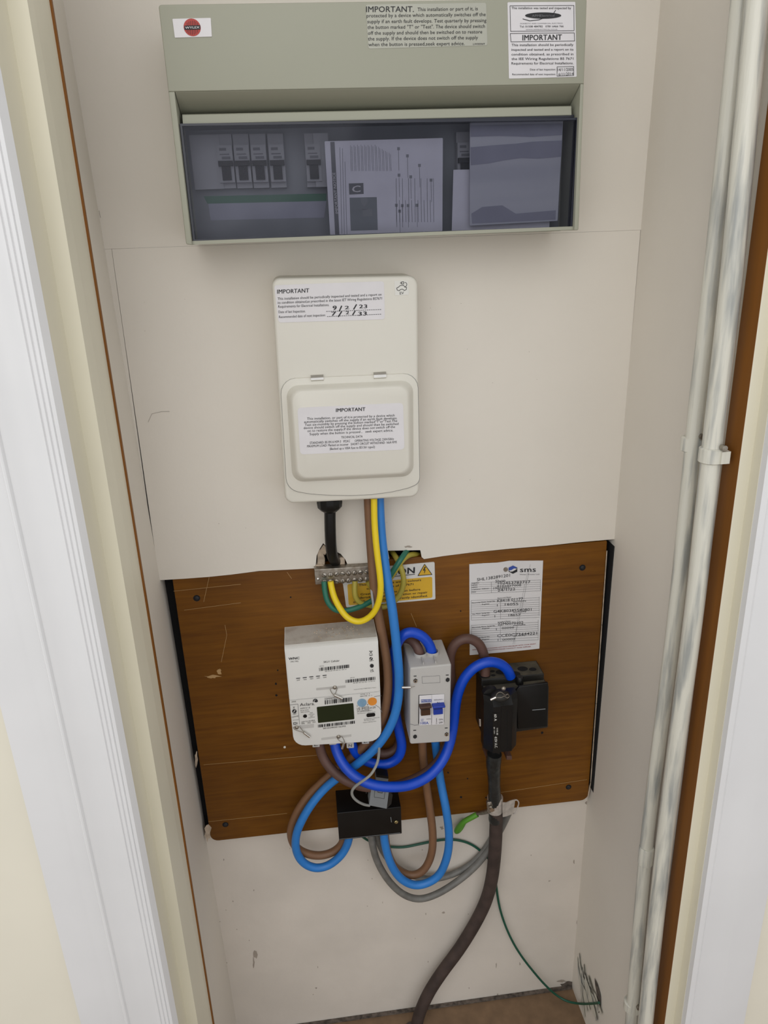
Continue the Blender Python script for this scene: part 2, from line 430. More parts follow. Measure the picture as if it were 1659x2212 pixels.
# back wall: upper sheet above the panel joint, separate sheet behind the small unit, lower wall
zj = PY(800, 518, 0).z
bm = B(); g = 0.0002
zj_l, zj_r = PY(240, 538, 0).z, PY(1385, 497, 0).z
loftpts = lambda pts, yb, yf: prism(B(), pts, yb, yf)
struct('wall_back', prism(B(), [(LC(zj), zj_l + g), (RC(zj), zj_r + g), (RC(ZT), ZT), (LC(ZT), ZT)], 0.012, 0.0), 'wall_paint')
bottom = [(1328, 1165), (1250, 1172), (1180, 1179), (1100, 1186), (1020, 1194), (960, 1201), (916, 1207), (911, 1203), (908, 1188), (838, 1190), (841, 1206), (838, 1214),
          (800, 1217), (770, 1221), (752, 1223), (746, 1208), (736, 1196), (722, 1189), (706, 1180), (698, 1174), (690, 1187), (684, 1200), (682, 1220), (679, 1227),
          (620, 1230), (560, 1234), (500, 1241), (450, 1246), (400, 1250), (342, 1254)]
rnd = random.Random(4)
bp = [XZ(x, y + rnd.uniform(-0.8, 0.8), 0) for x, y in bottom]
left_top = XZ(241, 539, 0)
struct('wall_upper', prism(B(), bp + [(left_top[0] + 0.0004, zj_l), (RC(zj) - 0.0006, zj_r)], 0.0035, 0.0), 'wall_paint')
bm = B()                                        # margin strip left of the sheet
prism(bm, [(LC(zj) - .001, zj_l), (left_top[0], zj_l), (XZ(342, 1254, 0)[0] - .0003, XZ(342, 1254, 0)[1]), (LC(1.02) - .001, PY(340, 1254, 0).z)], 0.0035, 0.0)
struct('trim_1', bm, 'wall_paint')
struct('wall_lower', prism(B(), [(LC(0) - 0.01, 0.0), (RC(0) + 0.01, 0.0), (RC(.5) + 0.01, PY(1270, 1722, .02).z), (LC(.5) - 0.01, PY(450, 1800, .02).z)], 0.035, 0.02), 'wall_paint_low')
# black sheets painting in the darkness of the cavity behind the board
bm = B(); box(bm, -0.30, 0.54, 0.13, 0.14, 0.0, ZT)
struct('wall_cavity', bm, 'black_void')
bm = B(); box(bm, -0.235, 0.50, 0.125, 0.0045, 1.055, 1.065)
struct('trim_2', bm, 'black_void')
# black strips painting in the shade of the gaps beside the board
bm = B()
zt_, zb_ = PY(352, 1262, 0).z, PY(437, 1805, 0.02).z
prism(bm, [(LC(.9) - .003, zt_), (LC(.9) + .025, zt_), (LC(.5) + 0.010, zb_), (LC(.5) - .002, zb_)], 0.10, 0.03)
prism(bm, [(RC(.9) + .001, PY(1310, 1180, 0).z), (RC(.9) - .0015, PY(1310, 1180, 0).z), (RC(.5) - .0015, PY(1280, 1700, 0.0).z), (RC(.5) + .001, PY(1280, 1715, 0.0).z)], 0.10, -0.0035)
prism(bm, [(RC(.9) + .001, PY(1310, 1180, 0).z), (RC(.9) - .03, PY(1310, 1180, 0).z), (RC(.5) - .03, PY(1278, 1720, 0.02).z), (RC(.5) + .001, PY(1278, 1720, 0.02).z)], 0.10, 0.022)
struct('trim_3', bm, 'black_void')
# left door lining: rear face, stop, front face
def vprof(bm, prof):
    """prof: list of ((x_low,y),(x_high,y)) corners, low at floor, high at ZT"""
    return loft(bm, [[Vector((a[0], a[1], 0.0)) for a, b in prof], [Vector((b[0], b[1], ZT)) for a, b in prof]])
def fit(Y, pa, pb):                             # photo line -> (x at floor, x at ZT) on plane Y
    return (lineX(pa, pb, Y, 0.0), lineX(pa, pb, Y, ZT))
br = fit(-.205, (100, 0), (455, 2207)); s1 = fit(-.266, (58.5, 0), (427.5, 2212)); s2 = fit(-.266, (13, 0), (405, 2212)); s3 = fit(-.312, (0, 149), (381, 2212))
V2 = lambda x, y: ((x[0], y), (x[1], y))
off = lambda x, d: (x[0] + d, x[1] + d)
struct('trim_4', vprof(B(), [V2(off(br, .0025), -.2052), V2(off(s1, 0), -.266), V2(s2, -.266), V2(s3, -.312), V2(off(s3, -.05), -.312), V2(off(br, -.05), -.2052)]), 'cream_gloss')
struct('trim_5', vprof(B(), [V2(off(br, .0045), -.2010), V2(off(br, .0045), -.2052), V2(off(br, -.03), -.2052), V2(off(br, -.03), -.2010)]), 'varnish_brown')
# left architrave with its beading
a0 = fit(-.326, (-10, 149), (379, 2212)); bead = fit(-.326, (0, 850), (284, 2212)); st = fit(-.326, (0, 1060), (247, 2212)); ow = fit(-.326, (0, 1502), (173, 2212))
bead = ((bead[0]), bead[0] - (a0[0] - a0[1]) ); st = (st[0], st[0] - (a0[0] - a0[1])); ow = (ow[0], ow[0] - (a0[0] - a0[1]))
W = a0[0] - bead[0]
arch = [V2(a0, -.313), V2(off(a0, -.0045), -.322), V2(off(a0, -.0075), -.323)]
for k in range(3):
    x = -.0085 - .005 * k
    arch += [V2(off(a0, x), -.3215), V2(off(a0, x - .0008), -.3230), V2(off(a0, x - .0035), -.3230)]
for k in range(9):
    t = k / 8; x = -.024 - t * (W - .030)
    arch.append(V2(off(a0, x), -.3225 - 0.0035 * math.sin(t * math.pi) * -1 - .004 * t * t))
for k in range(7):
    a = math.pi * k / 6; arch.append(V2(off(bead, .003 - .003 * (1 - math.cos(a))), -.3275 - .0045 * math.sin(a)))
arch += [V2(off(bead, -.0055), -.321), V2(off(st, .001), -.3205), V2(st, -.317), V2(off(ow, 0), -.316), V2(ow, -.305), V2(off(a0, -.02), -.305)]
struct('trim_6', vprof(B(), arch), 'gloss_white', smooth=True)
struct('wall_front_left', vprof(B(), [V2(off(a0, -.03), -.306), ((-1.6, -.306), (-1.6, -.306)), ((-1.6, -.24), (-1.6, -.24)), V2(off(a0, -.03), -.24)]), 'hall_cream')
# right door lining: bare varnished rear face, cream stop, white architrave
XR_ = .4735
def fitX(X, pa, pb):
    a = PX(pa[0], pa[1], X); b = PX(pb[0], pb[1], X)
    return tuple(a.y + (b.y - a.y) * (z - a.z) / (b.z - a.z) for z in (0.0, ZT))
rb = fitX(.4725, (1611, 600), (1408, 2212)); re = fitX(.4725, (1650, 600), (1435, 2212)); rf = fitX(.486, (1600, 1300), (1470, 2212))
def V3(x, y): return ((x[0] if isinstance(x, tuple) else x, y[0] if isinstance(y, tuple) else y), (x[1] if isinstance(x, tuple) else x, y[1] if isinstance(y, tuple) else y))
struct('trim_7', vprof(B(), [V3(.4725, off(rb, 0)), V3(.4725, re), V3(.52, re), V3(.52, rb)]), 'varnish_brown')
struct('trim_8', vprof(B(), [V3(.4728, off(re, 0)), V3(.474, off(re, -.001)), V3(.486, off(re, -.0015)), V3(.486, rf), V3(.54, rf), V3(.54, re)]), 'cream_gloss')
ra = [V3(.4865, off(rf, 0.001)), V3(.4870, off(rf, -.009)), V3(.493, off(rf, -.011)), V3(.4945, off(rf, -.009))]
for k in range(9):
    t = k / 8; ra.append(V3(.496 + t * .040, off(rf, -.010 + .0035 * math.sin(t * math.pi) - .006 * t)))
ra += [V3(.580, off(rf, -.010)), V3(.580, off(rf, 0.004))]
struct('trim_9', vprof(B(), ra), 'gloss_white', smooth=True)
struct('wall_front_right', vprof(B(), [V3(.53, off(rf, .002)), V3(1.9, off(rf, .002)), V3(1.9, off(rf, .07)), V3(.53, off(rf, .07))]), 'hall_cream')

# painted pipes on the right wall
def pipe(name, pts, r, label):
    t = thing(name, label, 'pipe', (PX(pts[-1][0], pts[-1][1], .456).x, PX(pts[-1][0], pts[-1][1], .456).y, 0.0), 'painted pipes up the right wall')
    P = [PX(x, y, .4650 - r) for x, y in pts]
    a, b = P[0], P[-1]; top = a + (a - P[1]) * ((ZT - .01 - a.z) / (a.z - P[1].z)); bot = b + (b - P[-2]) * ((0.001 - b.z) / (b.z - P[-2].z))
    P = [top] + P + [bot]
    part('pipe_run', tube(B(), P, r, 18, 10), 'pipe_paint', t)
    return t, P
p1, P1 = pipe('pipe', [(1600, 0), (1538, 600), (1505, 880), (1462, 1300), (1424, 1600), (1394, 1850), (1363, 2212)], .0094, 'painted metal pipe nearest the back wall, its clip set a little higher')
p2, P2 = pipe('pipe', [(1636, 0), (1580, 600), (1548, 880), (1502, 1300), (1463, 1600), (1432, 1850), (1394, 2212)], .0112, 'thicker painted pipe running beside the bare brown door lining')
def clipx(par, pos, r):
    c = PX(pos[0], pos[1], .4650 - r); bm = B()
    loops = []
    n = 20
    for dz, rr in ((-.009, r + .0006), (-.0075, r + .0028), (.0075, r + .0028), (.009, r + .0006)):
        loops.append([Vector((c.x + rr * math.cos(2 * math.pi * k / n), c.y + rr * math.sin(2 * math.pi * k / n), c.z + dz)) for k in range(n)])
    loft(bm, loops)
    part('pipe_clip', bm, 'pipe_paint', par)
    bm = B(); tube(bm, [c + Vector((.004, -r - .001, .012)), c + Vector((.004, -r - .0075, .012))], .0032, 10)
    part('clip_screw', bm, 'dull_metal', par)
    bm = B(); box(bm, c.x + .003, c.x + r + .002, c.y - r - .0045, c.y + r + .0045, c.z - .007, c.z + .007)
    part('clip_base', bm, 'pipe_paint', par)
clipx(p1, (1493, 958), .0094); clipx(p2, (1537, 982), .0112)
clipx(p1, (1364, 2170), .0094)
bm = B(); lathe(bm, (PX(1395, 1850, .4556).x, PX(1395, 1850, .4556).y), [(.0100, PX(1398, 1850, .456).z - .016), (.0108, PX(1398, 1850, .456).z - .015), (.0108, PX(1398, 1850, .456).z + .014), (.0100, PX(1398, 1850, .456).z + .016)])
part('coupling', bm, 'pipe_paint', p1)

# ================================================================ THE BOARD
YB = 0.004
bm = B(); panel_px(bm, [(372, 1250), (1312, 1168), (1270, 1728), (456, 1818)], .018, YB, [4, 4, 20, 20], .0012)
board = thing('mounting_board', 'brown varnished plywood board carrying the meter and switches', 'board', PY(850, 1770, .012))
part('panel', bm, 'board_wood', board)
for x, y in ((425, 1292), (1258, 1226), (487, 1781), (1228, 1700)):
    bm = B(); c = XZ(x, y, YB); disc(bm, c, .0052, YB + .001, YB - .0006, 14)
    part('screw_hole', bm, 'black_void', board)
    bm = B(); dome(bm, (c[0] + .0003, c[1]), .0034, YB - .0006, .0012)
    part('screw', bm, 'ink', board)
for i, (x, y, r) in enumerate(((596, 1477, 3), (597, 1502, 3), (628, 1290, 2.2), (967, 1635, 2.5), (968, 1669, 2.5), (1171, 1583, 3.5), (996, 1722, 3), (1050, 1723, 2), (995, 1320, 1.8), (600, 1448, 2), (1010, 1682, 2))):
    bm = B(); blob(bm, (x, y), r, r, YB, i, 9); part('nail_hole', bm, 'black_void', board, smooth=False)
bm = B(); blob(bm, (460, 1462), 22, 5, YB, 5, 14, .8); blob(bm, (474, 1452), 8, 11, YB + .0001, 6, 14, .75); part('scuff_mark', bm, 'scratch_tan', board, smooth=False)
bm = B(); blob(bm, (615, 1614), 3, 3, YB, 7); part('paint_fleck', bm, 'chip_white', board, smooth=False)
for P_ in ([(486, 1350), (490, 1372), (478, 1430)], [(888, 1325), (900, 1354)], [(620, 1236), (630, 1250)], [(452, 1246), (440, 1300)], [(375, 1277), (520, 1262)], [(398, 1318), (520, 1302)], [(440, 1652), (700, 1630)], [(450, 1775), (620, 1757)], [(1080, 1712), (1268, 1684)]):
    bm = B(); line(bm, P_, .7, YB); part('scratch', bm, 'scratch_tan', board, smooth=False)
for i, (x, y, rx, ry) in enumerate(((449, 1798, 9, 24), (424, 1640, 4, 22))):
    bm = B(); blob(bm, (x, y), rx, ry, YB, 20 + i, 14, .5); part('paint_chip', bm, 'plaster', board, label='chipped paint edge', smooth=False)
bm = B(); pe = [(1311, 1190), (1300, 1350), (1288, 1520), (1276, 1690), (1270, 1722)]
for a_, b_ in zip(pe, pe[1:]): line(bm, [a_, b_], 2.2, YB)
part('paint_edge', bm, 'plaster', board, label='pale paint smear on right edge', smooth=False)
# torn plaster round the flexible conduit and rubble in the notch
bm = B()
for i, (x, y, rx, ry) in enumerate(((693, 1205, 10, 26), (700, 1186, 8, 12), (738, 1212, 9, 14), (690, 1222, 12, 8))):
    c = PY(x, y, .006); rnd = random.Random(30 + i)
    d = (PY(x + 1, y, .006) - c).length
    prism(bm, [(c.x + rx * d * math.cos(a) * rnd.uniform(.7, 1.05), c.z + ry * d * math.sin(a) * rnd.uniform(.7, 1.05)) for a in [2 * math.pi * k / 14 for k in range(14)]], .02, .002 - .001 * i, 0, .001)
ob = struct('trim_10', bm, 'plaster')
bm = B()
for i in range(14):
    rnd = random.Random(i); x = 846 + i * 4.6; c = PY(x, 1211 - .04 * (x - 846) - rnd.random() * 2, .012)
    bmesh.ops.create_icosphere(bm, subdivisions=1, radius=rnd.uniform(.0015, .0032), matrix=Matrix.Translation(c))
for i in range(8):
    rnd = random.Random(50 + i); c = PY(690 + i * 7, 1226 + rnd.uniform(-4, 3), .004)
    bmesh.ops.create_icosphere(bm, subdivisions=1, radius=rnd.uniform(.002, .0035), matrix=Matrix.Translation(c))
o = struct('trim_11', bm, 'rubble'); 
# scuffs and cracks on the paint
bm = B()
for i, (x, y, rx, ry, Y) in enumerate(((552, 2062, 6, 14, .02), (548, 2080, 3, 16, .02), (487, 2107, 2, 8, .02), (683, 2134, 3, 3, .02), (958, 1972, 5, 3, .02), (1072, 2085, 1.5, 9, .02), (1123, 2082, 1.5, 6, .02), (1187, 1903, 3, 2, .02), (1247, 1994, 3, 7, .02), (1256, 2001, 2, 4, .02), (1240, 1862, 2, 6, .02), (1075, 2150, 3, 6, .02), (1212, 2120, 14, 4, .02), (1234, 2135, 6, 14, .02), (955, 1788, 6, 6, .02), (1268, 1735, 6, 6, .02), (880, 1181, 14, 3, 0), (1150, 1010, 0, 0, 0))):
    if rx: blob(bm, (x, y), rx, ry, Y, 60 + i, 12, .7)
rnd = random.Random(9)
for i in range(26): blob(bm, (rnd.uniform(470, 1240), rnd.uniform(1830, 2150)), rnd.uniform(.7, 1.8), rnd.uniform(.7, 3), .02, i, 7)
for i in range(16): blob(bm, (rnd.uniform(300, 1300), rnd.uniform(620, 1160)), rnd.uniform(.5, 1.1), rnd.uniform(.5, 1.1), 0, i, 7)
struct('trim_12', bm, 'scuff')
bm = B()
line(bm, [(320, 912), (328, 894), (350, 889), (366, 889)], .8, 0); line(bm, [(214, 455), (217, 470)], 1, 0)
struct('trim_13', bm, 'crack')
# broken paint and rotten corner low on the right
rnd = random.Random(3); bm = B()
def wallflake(bm, pts, x1, x0=.4685):
    loft(bm, [[PX(x, y, x0) for x, y in pts], [PX(x, y, x1) for x, y in pts]])
for k in range(8):
    t0 = 2070 + rnd.uniform(-14, 34) + k * 3; xt = 1247 + k * 3.4; xb_ = 1262 + k * 5.2; w0 = rnd.uniform(1.4, 2.6); w1 = rnd.uniform(1.8, 3.0); bt = 2210 + rnd.uniform(-34, 0)
    xm = xt + (xb_ - xt) * .5
    wallflake(bm, [(xt - w0 / 2, t0 + 12), (xt + w0 * .3, t0), (xt + w0, t0 + 20), (xm + w1, (t0 + bt) / 2), (xb_ + w1, bt), (xb_ - w1 * .4, bt + 3), (xm - w0, (t0 + bt) / 2 + rnd.uniform(-10, 10))], .4655 - rnd.uniform(0, .003))
struct('trim_14', bm, 'pipe_paint')
bm = B(); blob(bm, (1228, 2130), 20, 11, .0192, 5, 14, .5); blob(bm, (1240, 2150), 10, 8, .0192, 6, 12, .5)
c0 = RC(0.08) - .0016
bm.faces.new([bm.verts.new(PX(x, y, c0)) for x, y in ((1284, 2112), (1291, 2128), (1297, 2150), (1298, 2172), (1293, 2190), (1289, 2172), (1290, 2150), (1286, 2132))])
struct('trim_15', bm, 'rubble')
# dark strip painting in the shaded gap along the floor edge
bm = B(); a = PY(925, 2199, .018); b = PY(1240, 2150, .018)
box(bm, LC(0) + .03, RC(0) - .002, .0195, .014, .0005, .006); struct('floor_gap_strip', bm, 'rubble')

# ================================================================ CONSUMER UNIT
C1 = cm(300, 0, 3.318); C2 = cm(760, 0, 3.072)
YF = -.100
cu = thing('consumer_unit', 'wide grey fuse box with tinted lid high on the wall', 'fuse box', PY(830, 510, -.05))
outer = q(YF, (342, 10), (1268, -4), (1250, 498), (402, 528))
bm = B(); prism(bm, outer, 0.0, -.045, .004)
# upper fascia with the sloping finger recess
xl0, xr0 = outer[0][0], outer[1][0]
zt = (outer[0][1] + outer[1][1]) / 2
za = PY(820, 192, YF).z; zb = PY(820, 236, -.072).z
zbot = (outer[2][1] + outer[3][1]) / 2
xi = [PY(377, 198, YF).x, PY(1254, 184, YF).x, PY(1241, 495, YF).x, PY(414, 522, YF).x]
lx = lambda z: outer[0][0] + (outer[3][0] - outer[0][0]) * (outer[0][1] - z) / (outer[0][1] - outer[3][1])
rx_ = lambda z: outer[1][0] + (outer[2][0] - outer[1][0]) * (outer[1][1] - z) / (outer[1][1] - outer[2][1])
za2 = za + .0012
prism(bm, [outer[0], outer[1], (rx_(za2), za2), (lx(za2), za2)], -.044, YF, [.003, .003, 0, 0], .0010)
profx(bm, [(YF + .0004, za2 - .0001), (YF + .0016, za), (-.068, zb), (-.044, zb), (-.044, za2 - .0001)], xi[0] + .0006, xi[1] - .0006)
# side frames and bottom lip
zbot = (outer[2][1] + outer[3][1]) / 2
prism(bm, [(lx(za2), za2), (xi[0], za2), (xi[3], zbot), outer[3]], -.044, YF, [0, 0, 0, .002], .0010)
prism(bm, [(xi[1], za2), (rx_(za2), za2), outer[2], (xi[2], zbot)], -.044, YF, [0, 0, .002, 0], .0010)
box(bm, xi[3] - .002, xi[2] + .002, -.044, YF + .006, zbot + .0003, zbot + .0042)
part('enclosure', bm, 'fuse_grey', cu)
# hinge bar above the lid
bm = B(); zc = PY(820, 237, -.086).z; zd = PY(820, 258, -.090).z
profx(bm, [(-.07, zc), (-.084, zc), (-.0855, zc - .001), (-.0875, zd + .0006), (-.087, zd), (-.07, zd)], xi[0] + .0035, xi[1] - .0045)
part('hinge_bar', bm, 'fuse_grey', cu)
bm = B(); profx(bm, [(-.05, zd + .0005), (-.0865, zd + .0005), (-.0865, zd - .002), (-.05, zd - .002)], xi[0] + .001, xi[1] - .001)
part('hinge_gap', bm, 'lid_rim', cu)
# lid
YL = -.0935
lo = q(YL, (388, 267), (1250, 254), (1236, 494), (417, 522))
bm = B(); prism(bm, [(p[0], p[1]) for p in inset([Vector(p) for p in lo], .0016)], YL + .0025, YL + .0008)
lid = part('lid', bm, 'tinted_lid', cu, label='blue-grey see-through lid')
bm = B(); ins = inset([Vector(p) for p in lo], .0024); ins[0].y += .0; frame(bm, lo, [(p.x, p.y) for p in ins], YL + .010, YL)
part('lid_rim', bm, 'lid_rim', lid, smooth=False)
# inner cover plate: green strip and white circuit strip
YI = -.0455
bm = B(); panel_px(bm, [(440, 424), (705, 418), (705, 434), (448, 440)], YI + .001, YI - .0006); part('green_strip', bm, 'green_strip', cu)
bm = B(); panel_px(bm, [(450, 440), (705, 434), (700, 470), (455, 476)], YI + .001, YI - .0004); part('circuit_strip', bm, 'strip_paper', cu)
bm = B(); prism(bm, [(xi[0], zbot + .004), (xi[1], zbot + .004), (xi[1], zb), (xi[0], zb)], -.0448, YI); part('inner_cover', bm, 'dark_interior', cu)
# badge
bm = B(); panel_px(bm, [C1(240, 135), C1(515, 128), C1(523, 262), C1(258, 270)], YF + .001, YF - .0008, 1.5)
bd = part('badge', bm, 'label_white', cu)
cxy = C1(383, 198); bm = B(); c = XZ(cxy[0], cxy[1], YF); r = .0080
disc(bm, c, r, YF - .0006, YF - .0012, 28, .0088); part('emblem', bm, 'logo_red', bd)
bm = B()
for k in range(-4, 5):
    h = math.sqrt(max(0, 15 ** 2 - (k * 3.7) ** 2)); line(bm, [(cxy[0] + k * 3.7, cxy[1] - h), (cxy[0] + k * 3.7, cxy[1] + h)], .8, YF - .0012)
poly(bm, [C1(326, 184), C1(440, 180), C1(440, 210), C1(326, 213)], YF - .0013)
part('emblem_band', bm, 'ink', bd, smooth=False)
bm = B(); text(bm, 'WYLEX', C1(332, 206), C1(434, 203), 4.6, YF - .0014, bold=.03); part('printed_text', bm, 'label_white', bd, smooth=False)
# clear label
bm = B(); panel_px(bm, [(790, 10), (1050, 6), (1053, 98), (796, 105)], YF + .001, YF - .0004, 4)
l1 = part('warning_label', bm, 'label_clear', cu)
bm = B(); Yt = YF - .0004
text(bm, 'IMPORTANT.', (790.9, 26), (894, 25.5), 12.5, Yt, bold=.012)
for s, x0, y0, x1, y1 in (('This installation or part of it, is', 902, 24, 1032, 22), ('protected by a device which automatically switches off the', 792, 37.5, 1049, 34.5),
                          ('supply if an earth fault develops. Test quarterly by pressing', 793.5, 50, 1050.7, 47.5), ('the button marked "T" or "Test". The device should switch', 794, 62.5, 1047.5, 60),
                          ('off the supply and should then be switched on to restore', 795, 75, 1041.6, 72), ('the supply. If the device does not switch off the supply', 795, 87.3, 1032.5, 84.5), ('when the button is pressed,seek expert advice.', 796, 99.8, 1003.5, 97.3)):
    text(bm, s, (x0, y0), (x1, y1), 7.8, Yt, bold=.006)
text(bm, 'LW00069', (1022, 97), (1047, 96.5), 4, Yt)
part('printed_text', bm, 'ink', l1, smooth=False)
# inspection label
bm = B(); panel_px(bm, [C2(1033, 15), C2(1483, 12), C2(1492, 510), C2(1043, 522)], YF + .001, YF - .0006, 2)
l2 = part('inspection_label', bm, 'label_white', cu); Yt = YF - .0006
bm = B()
line(bm, [C2(1050, 38), C2(1474, 36), C2(1475, 203), C2(1054, 208)], 1.0, Yt, closed=True); line(bm, [C2(1052, 222), C2(1476, 218), C2(1478, 272), C2(1056, 277)], 1.0, Yt, closed=True)
text(bm, 'This installation was tested and inspected by', C2(1060, 60), C2(1455, 60), 5, Yt, bold=.01)
text(bm, 'Tel: 01508 484782   0781 6466 766', C2(1115, 182), C2(1405, 180), 4, Yt, bold=.01)
text(bm, 'IMPORTANT', C2(1133, 268), C2(1393, 264), 12, Yt, bold=.035)
for s, y in (('This installation should be periodically', 306), ('inspected and tested and a report on its', 337), ('condition obtained, as prescribed in', 368), ('the IEE Wiring Regulations BS 7671', 398), ('Requirements for Electrical Installations.', 428)):
    text(bm, s, C2(1060, y), C2(1470, y - 2), 5.2, Yt, bold=.012)
text(bm, 'Date of last inspection:', C2(1183, 467), C2(1353, 466), 4, Yt, bold=.01); text(bm, 'Recommended date of next inspection:', C2(1065, 499), C2(1353, 498), 4, Yt, bold=.01)
line(bm, [C2(1362, 443), C2(1473, 441), C2(1473, 500), C2(1362, 505)], .9, Yt, closed=True)
text(bm, '14/11/2005', C2(1366, 472), C2(1470, 470), 6.5, Yt); text(bm, '6/11/2014', C2(1372, 503), C2(1470, 498), 6.5, Yt)
poly(bm, [C2(1270 + 120 * math.cos(a), 103 + 21 * math.sin(a)) for a in [2 * math.pi * k / 30 for k in range(30)]], Yt)
line(bm, [C2(1135, 125), C2(1180, 138), C2(1240, 132), C2(1335, 95), C2(1352, 68)], 1.4, Yt)
part('printed_text', bm, 'ink', l2, smooth=False)
bm = B(); text(bm, 'APMElectrical', C2(1195, 112), C2(1345, 110), 5, Yt - .0003); text(bm, 'DOMESTIC AND COMMERCIAL ELECTRICS', C2(1118, 160), C2(1398, 158), 2.5, Yt)
text(bm, 'WWW.APMELECTRICAL.CO.UK', C2(1155, 200), C2(1365, 198), 2.4, Yt)
part('faint_text', bm, 'ink_grey', l2, smooth=False)

# breakers behind the lid
def make_breaker():
    t = thing('circuit_breaker', '', 'circuit breaker', (0, 0, 0), 'circuit breakers behind the tinted lid')
    w, zt_, zb_ = .0182, 0.040, 0.0
    bm = B(); box(bm, -w / 2, w / 2, .0, -.008, 0, .058); box(bm, -w / 2 + .0003, w / 2 - .0003, -.007, -.014, .006, .046)
    part('body', bm, 'breaker_white', t)
    bm = B(); box(bm, -.0084, .0084, -.013, -.0190, .0235, .0290); box(bm, -.0052, .0052, -.013, -.0165, .0085, .0245)
    part('toggle', bm, 'ink', t)
    bm = B(); box(bm, -.006, .002, -.0138, -.0143, .040, .043); box(bm, -.006, .005, -.0138, -.0143, .0355, .0368)
    box(bm, -.004, .006, -.0138, -.0143, .031, .0338); part('rating_mark', bm, 'ink_grey', t)
    return t
b0 = make_breaker(); bpos = [491, 527, 563, 601, 679, 1002]
blab = ['circuit breaker at the left end of the row, beside the blank module', 'circuit breaker second from the left behind the lid', 'circuit breaker third from the left behind the lid',
        'circuit breaker just left of the empty gap in the row', 'circuit breaker beside the folded instruction leaflet', 'circuit breaker partly hidden by the plastic sleeve at right']
for i, x in enumerate(bpos):
    zc_ = PY(x, 408 - (x - 491) * .017, YI).z; xx = PY(x, 380, YI - .01).x
    if i == 0: o = b0
    else:
        o = b0.copy(); SC.collection.objects.link(o)
        for ch in b0.children:
            c = ch.copy(); SC.collection.objects.link(c); c.parent = o
    o.location = (xx, YI, zc_); o['label'] = blab[i]
bm = B(); x = PY(452, 380, YI - .008).x; zc_ = PY(452, 410, YI).z
box(bm, x - .018, x + .016, YI, YI - .010, zc_, zc_ + .058)
solo('blank_module', bm, 'breaker_white', 'plain grey blank module left of the circuit breakers', 'blank module')
bm = B(); x = PY(697, 380, YI - .008).x; zc_ = PY(697, 405, YI).z
box(bm, x - .0088, x + .009, YI, YI - .012, zc_, zc_ + .058)
solo('blank_module', bm, 'breaker_white', 'grey module half covered by the leaflet edge', 'blank module')
# instruction leaflet (text runs up the sheet)
C4 = cm(680, 230, 2.765); YP = -.070
bm = B(); panel_px(bm, [C4(58, 208), C4(765, 188), C4(762, 745), C4(92, 768)], YP + .0012, YP, 2)
lf = solo('instruction_leaflet', bm, 'lavender_paper', 'white printed leaflet turned sideways with a dark band and boxed C', 'leaflet')
bm = B(); Yt = YP

rnd = random.Random(2)
for k in range(12): 
    x = 216 + k * 21; y1_ = 232 + 3 * rnd.random() + (0 if k < 7 else (k - 7) * 12); [line(bm, [C4(x + dx, y1_ + dx), C4(x + dx + 5, 385)], .8, Yt) for dx in (-3, 5)]
for k, (x, a, b) in enumerate(((150, 245, 760), (165, 250, 765), (180, 330, 765))): line(bm, [C4(x, a), C4(x + 12, b)], 1.0, Yt)
for k in range(13):
    x = 486 + k * 18.5; line(bm, [C4(x, 560 if k % 2 else 430), C4(x + 3, 690)], 1.0, Yt)
for x, y in ((500, 252), (503, 410), (553, 295), (573, 420), (625, 352), (694, 440), (487, 590), (522, 592), (557, 592), (507, 625), (610, 590)):
    poly(bm, [C4(x - 8, y - 9), C4(x + 8, y - 9), C4(x + 8, y + 9), C4(x - 8, y + 9)], Yt); line(bm, [C4(x, y + 8), C4(x + 3, y + 130)], .9, Yt)
part('printed_text', bm, 'leaflet_ink', lf, smooth=False)
bm = B(); poly(bm, [C4(92, 212), C4(118, 211), C4(147, 766), C4(122, 767)], Yt); part('title_band', bm, 'ink_grey', lf, smooth=False)
bm = B(); poly(bm, [C4(203, 460), C4(290, 457), C4(292, 522), C4(206, 526)], Yt); part('letter_box', bm, 'ink_grey', lf, smooth=False)
bm = B(); text(bm, 'C', C4(224, 513), C4(272, 510), 14, Yt - .0004, bold=.05)
text(bm, 'IMPORTANT NOTICE', C4(140, 640), C4(122, 395), (-6, 0), Yt - .0004, bold=.01)
part('white_lettering', bm, 'label_white', lf, smooth=False)
bm = B(); poly(bm, [C4(208, 545), C4(370, 541), C4(376, 737), C4(215, 742)], Yt); part('picture', bm, 'clamp_grey', lf, smooth=False)
bm = B(); poly(bm, [C4(275, 545), C4(315, 544), C4(316, 575), C4(295, 600), C4(276, 575)], Yt - .0004); poly(bm, [C4(285, 615), C4(342, 612), C4(343, 655), C4(287, 657)], Yt - .0004); line(bm, [C4(242, 622), C4(340, 608)], 1.5, Yt - .0004)
part('picture_shapes', bm, 'dark_interior', lf, smooth=False)
bm = B(); panel_px(bm, [C4(828, 378), C4(1000, 375), C4(1403, 690), C4(1400, 725), C4(818, 742)], -.067, -.0675, 1)
solo('folded_paper', bm, 'lavender_paper', 'pale lilac folded paper tucked behind the plastic sleeve', 'paper')
bm = B(); panel_px(bm, [C4(927, 98), C4(1483, 85), C4(1450, 683), C4(925, 712)], -.074, -.076, 2)
solo('plastic_sleeve', bm, 'sleeve_banded', 'cloudy plastic document sleeve at right behind the lid', 'sleeve')
slv = bpy.data.objects['plastic_sleeve']; mat('sleeve_dark', (0.30, 0.30, 0.37, 1), 0.4, var=0.12, scale=12)
bm = B(); poly(bm, [C4(930, 244), C4(1060, 232), C4(1200, 222), C4(1300, 210), C4(1478, 203), C4(1472, 300), C4(1330, 312), C4(1230, 308), C4(1130, 322), C4(1040, 340), C4(932, 352)], -.076)
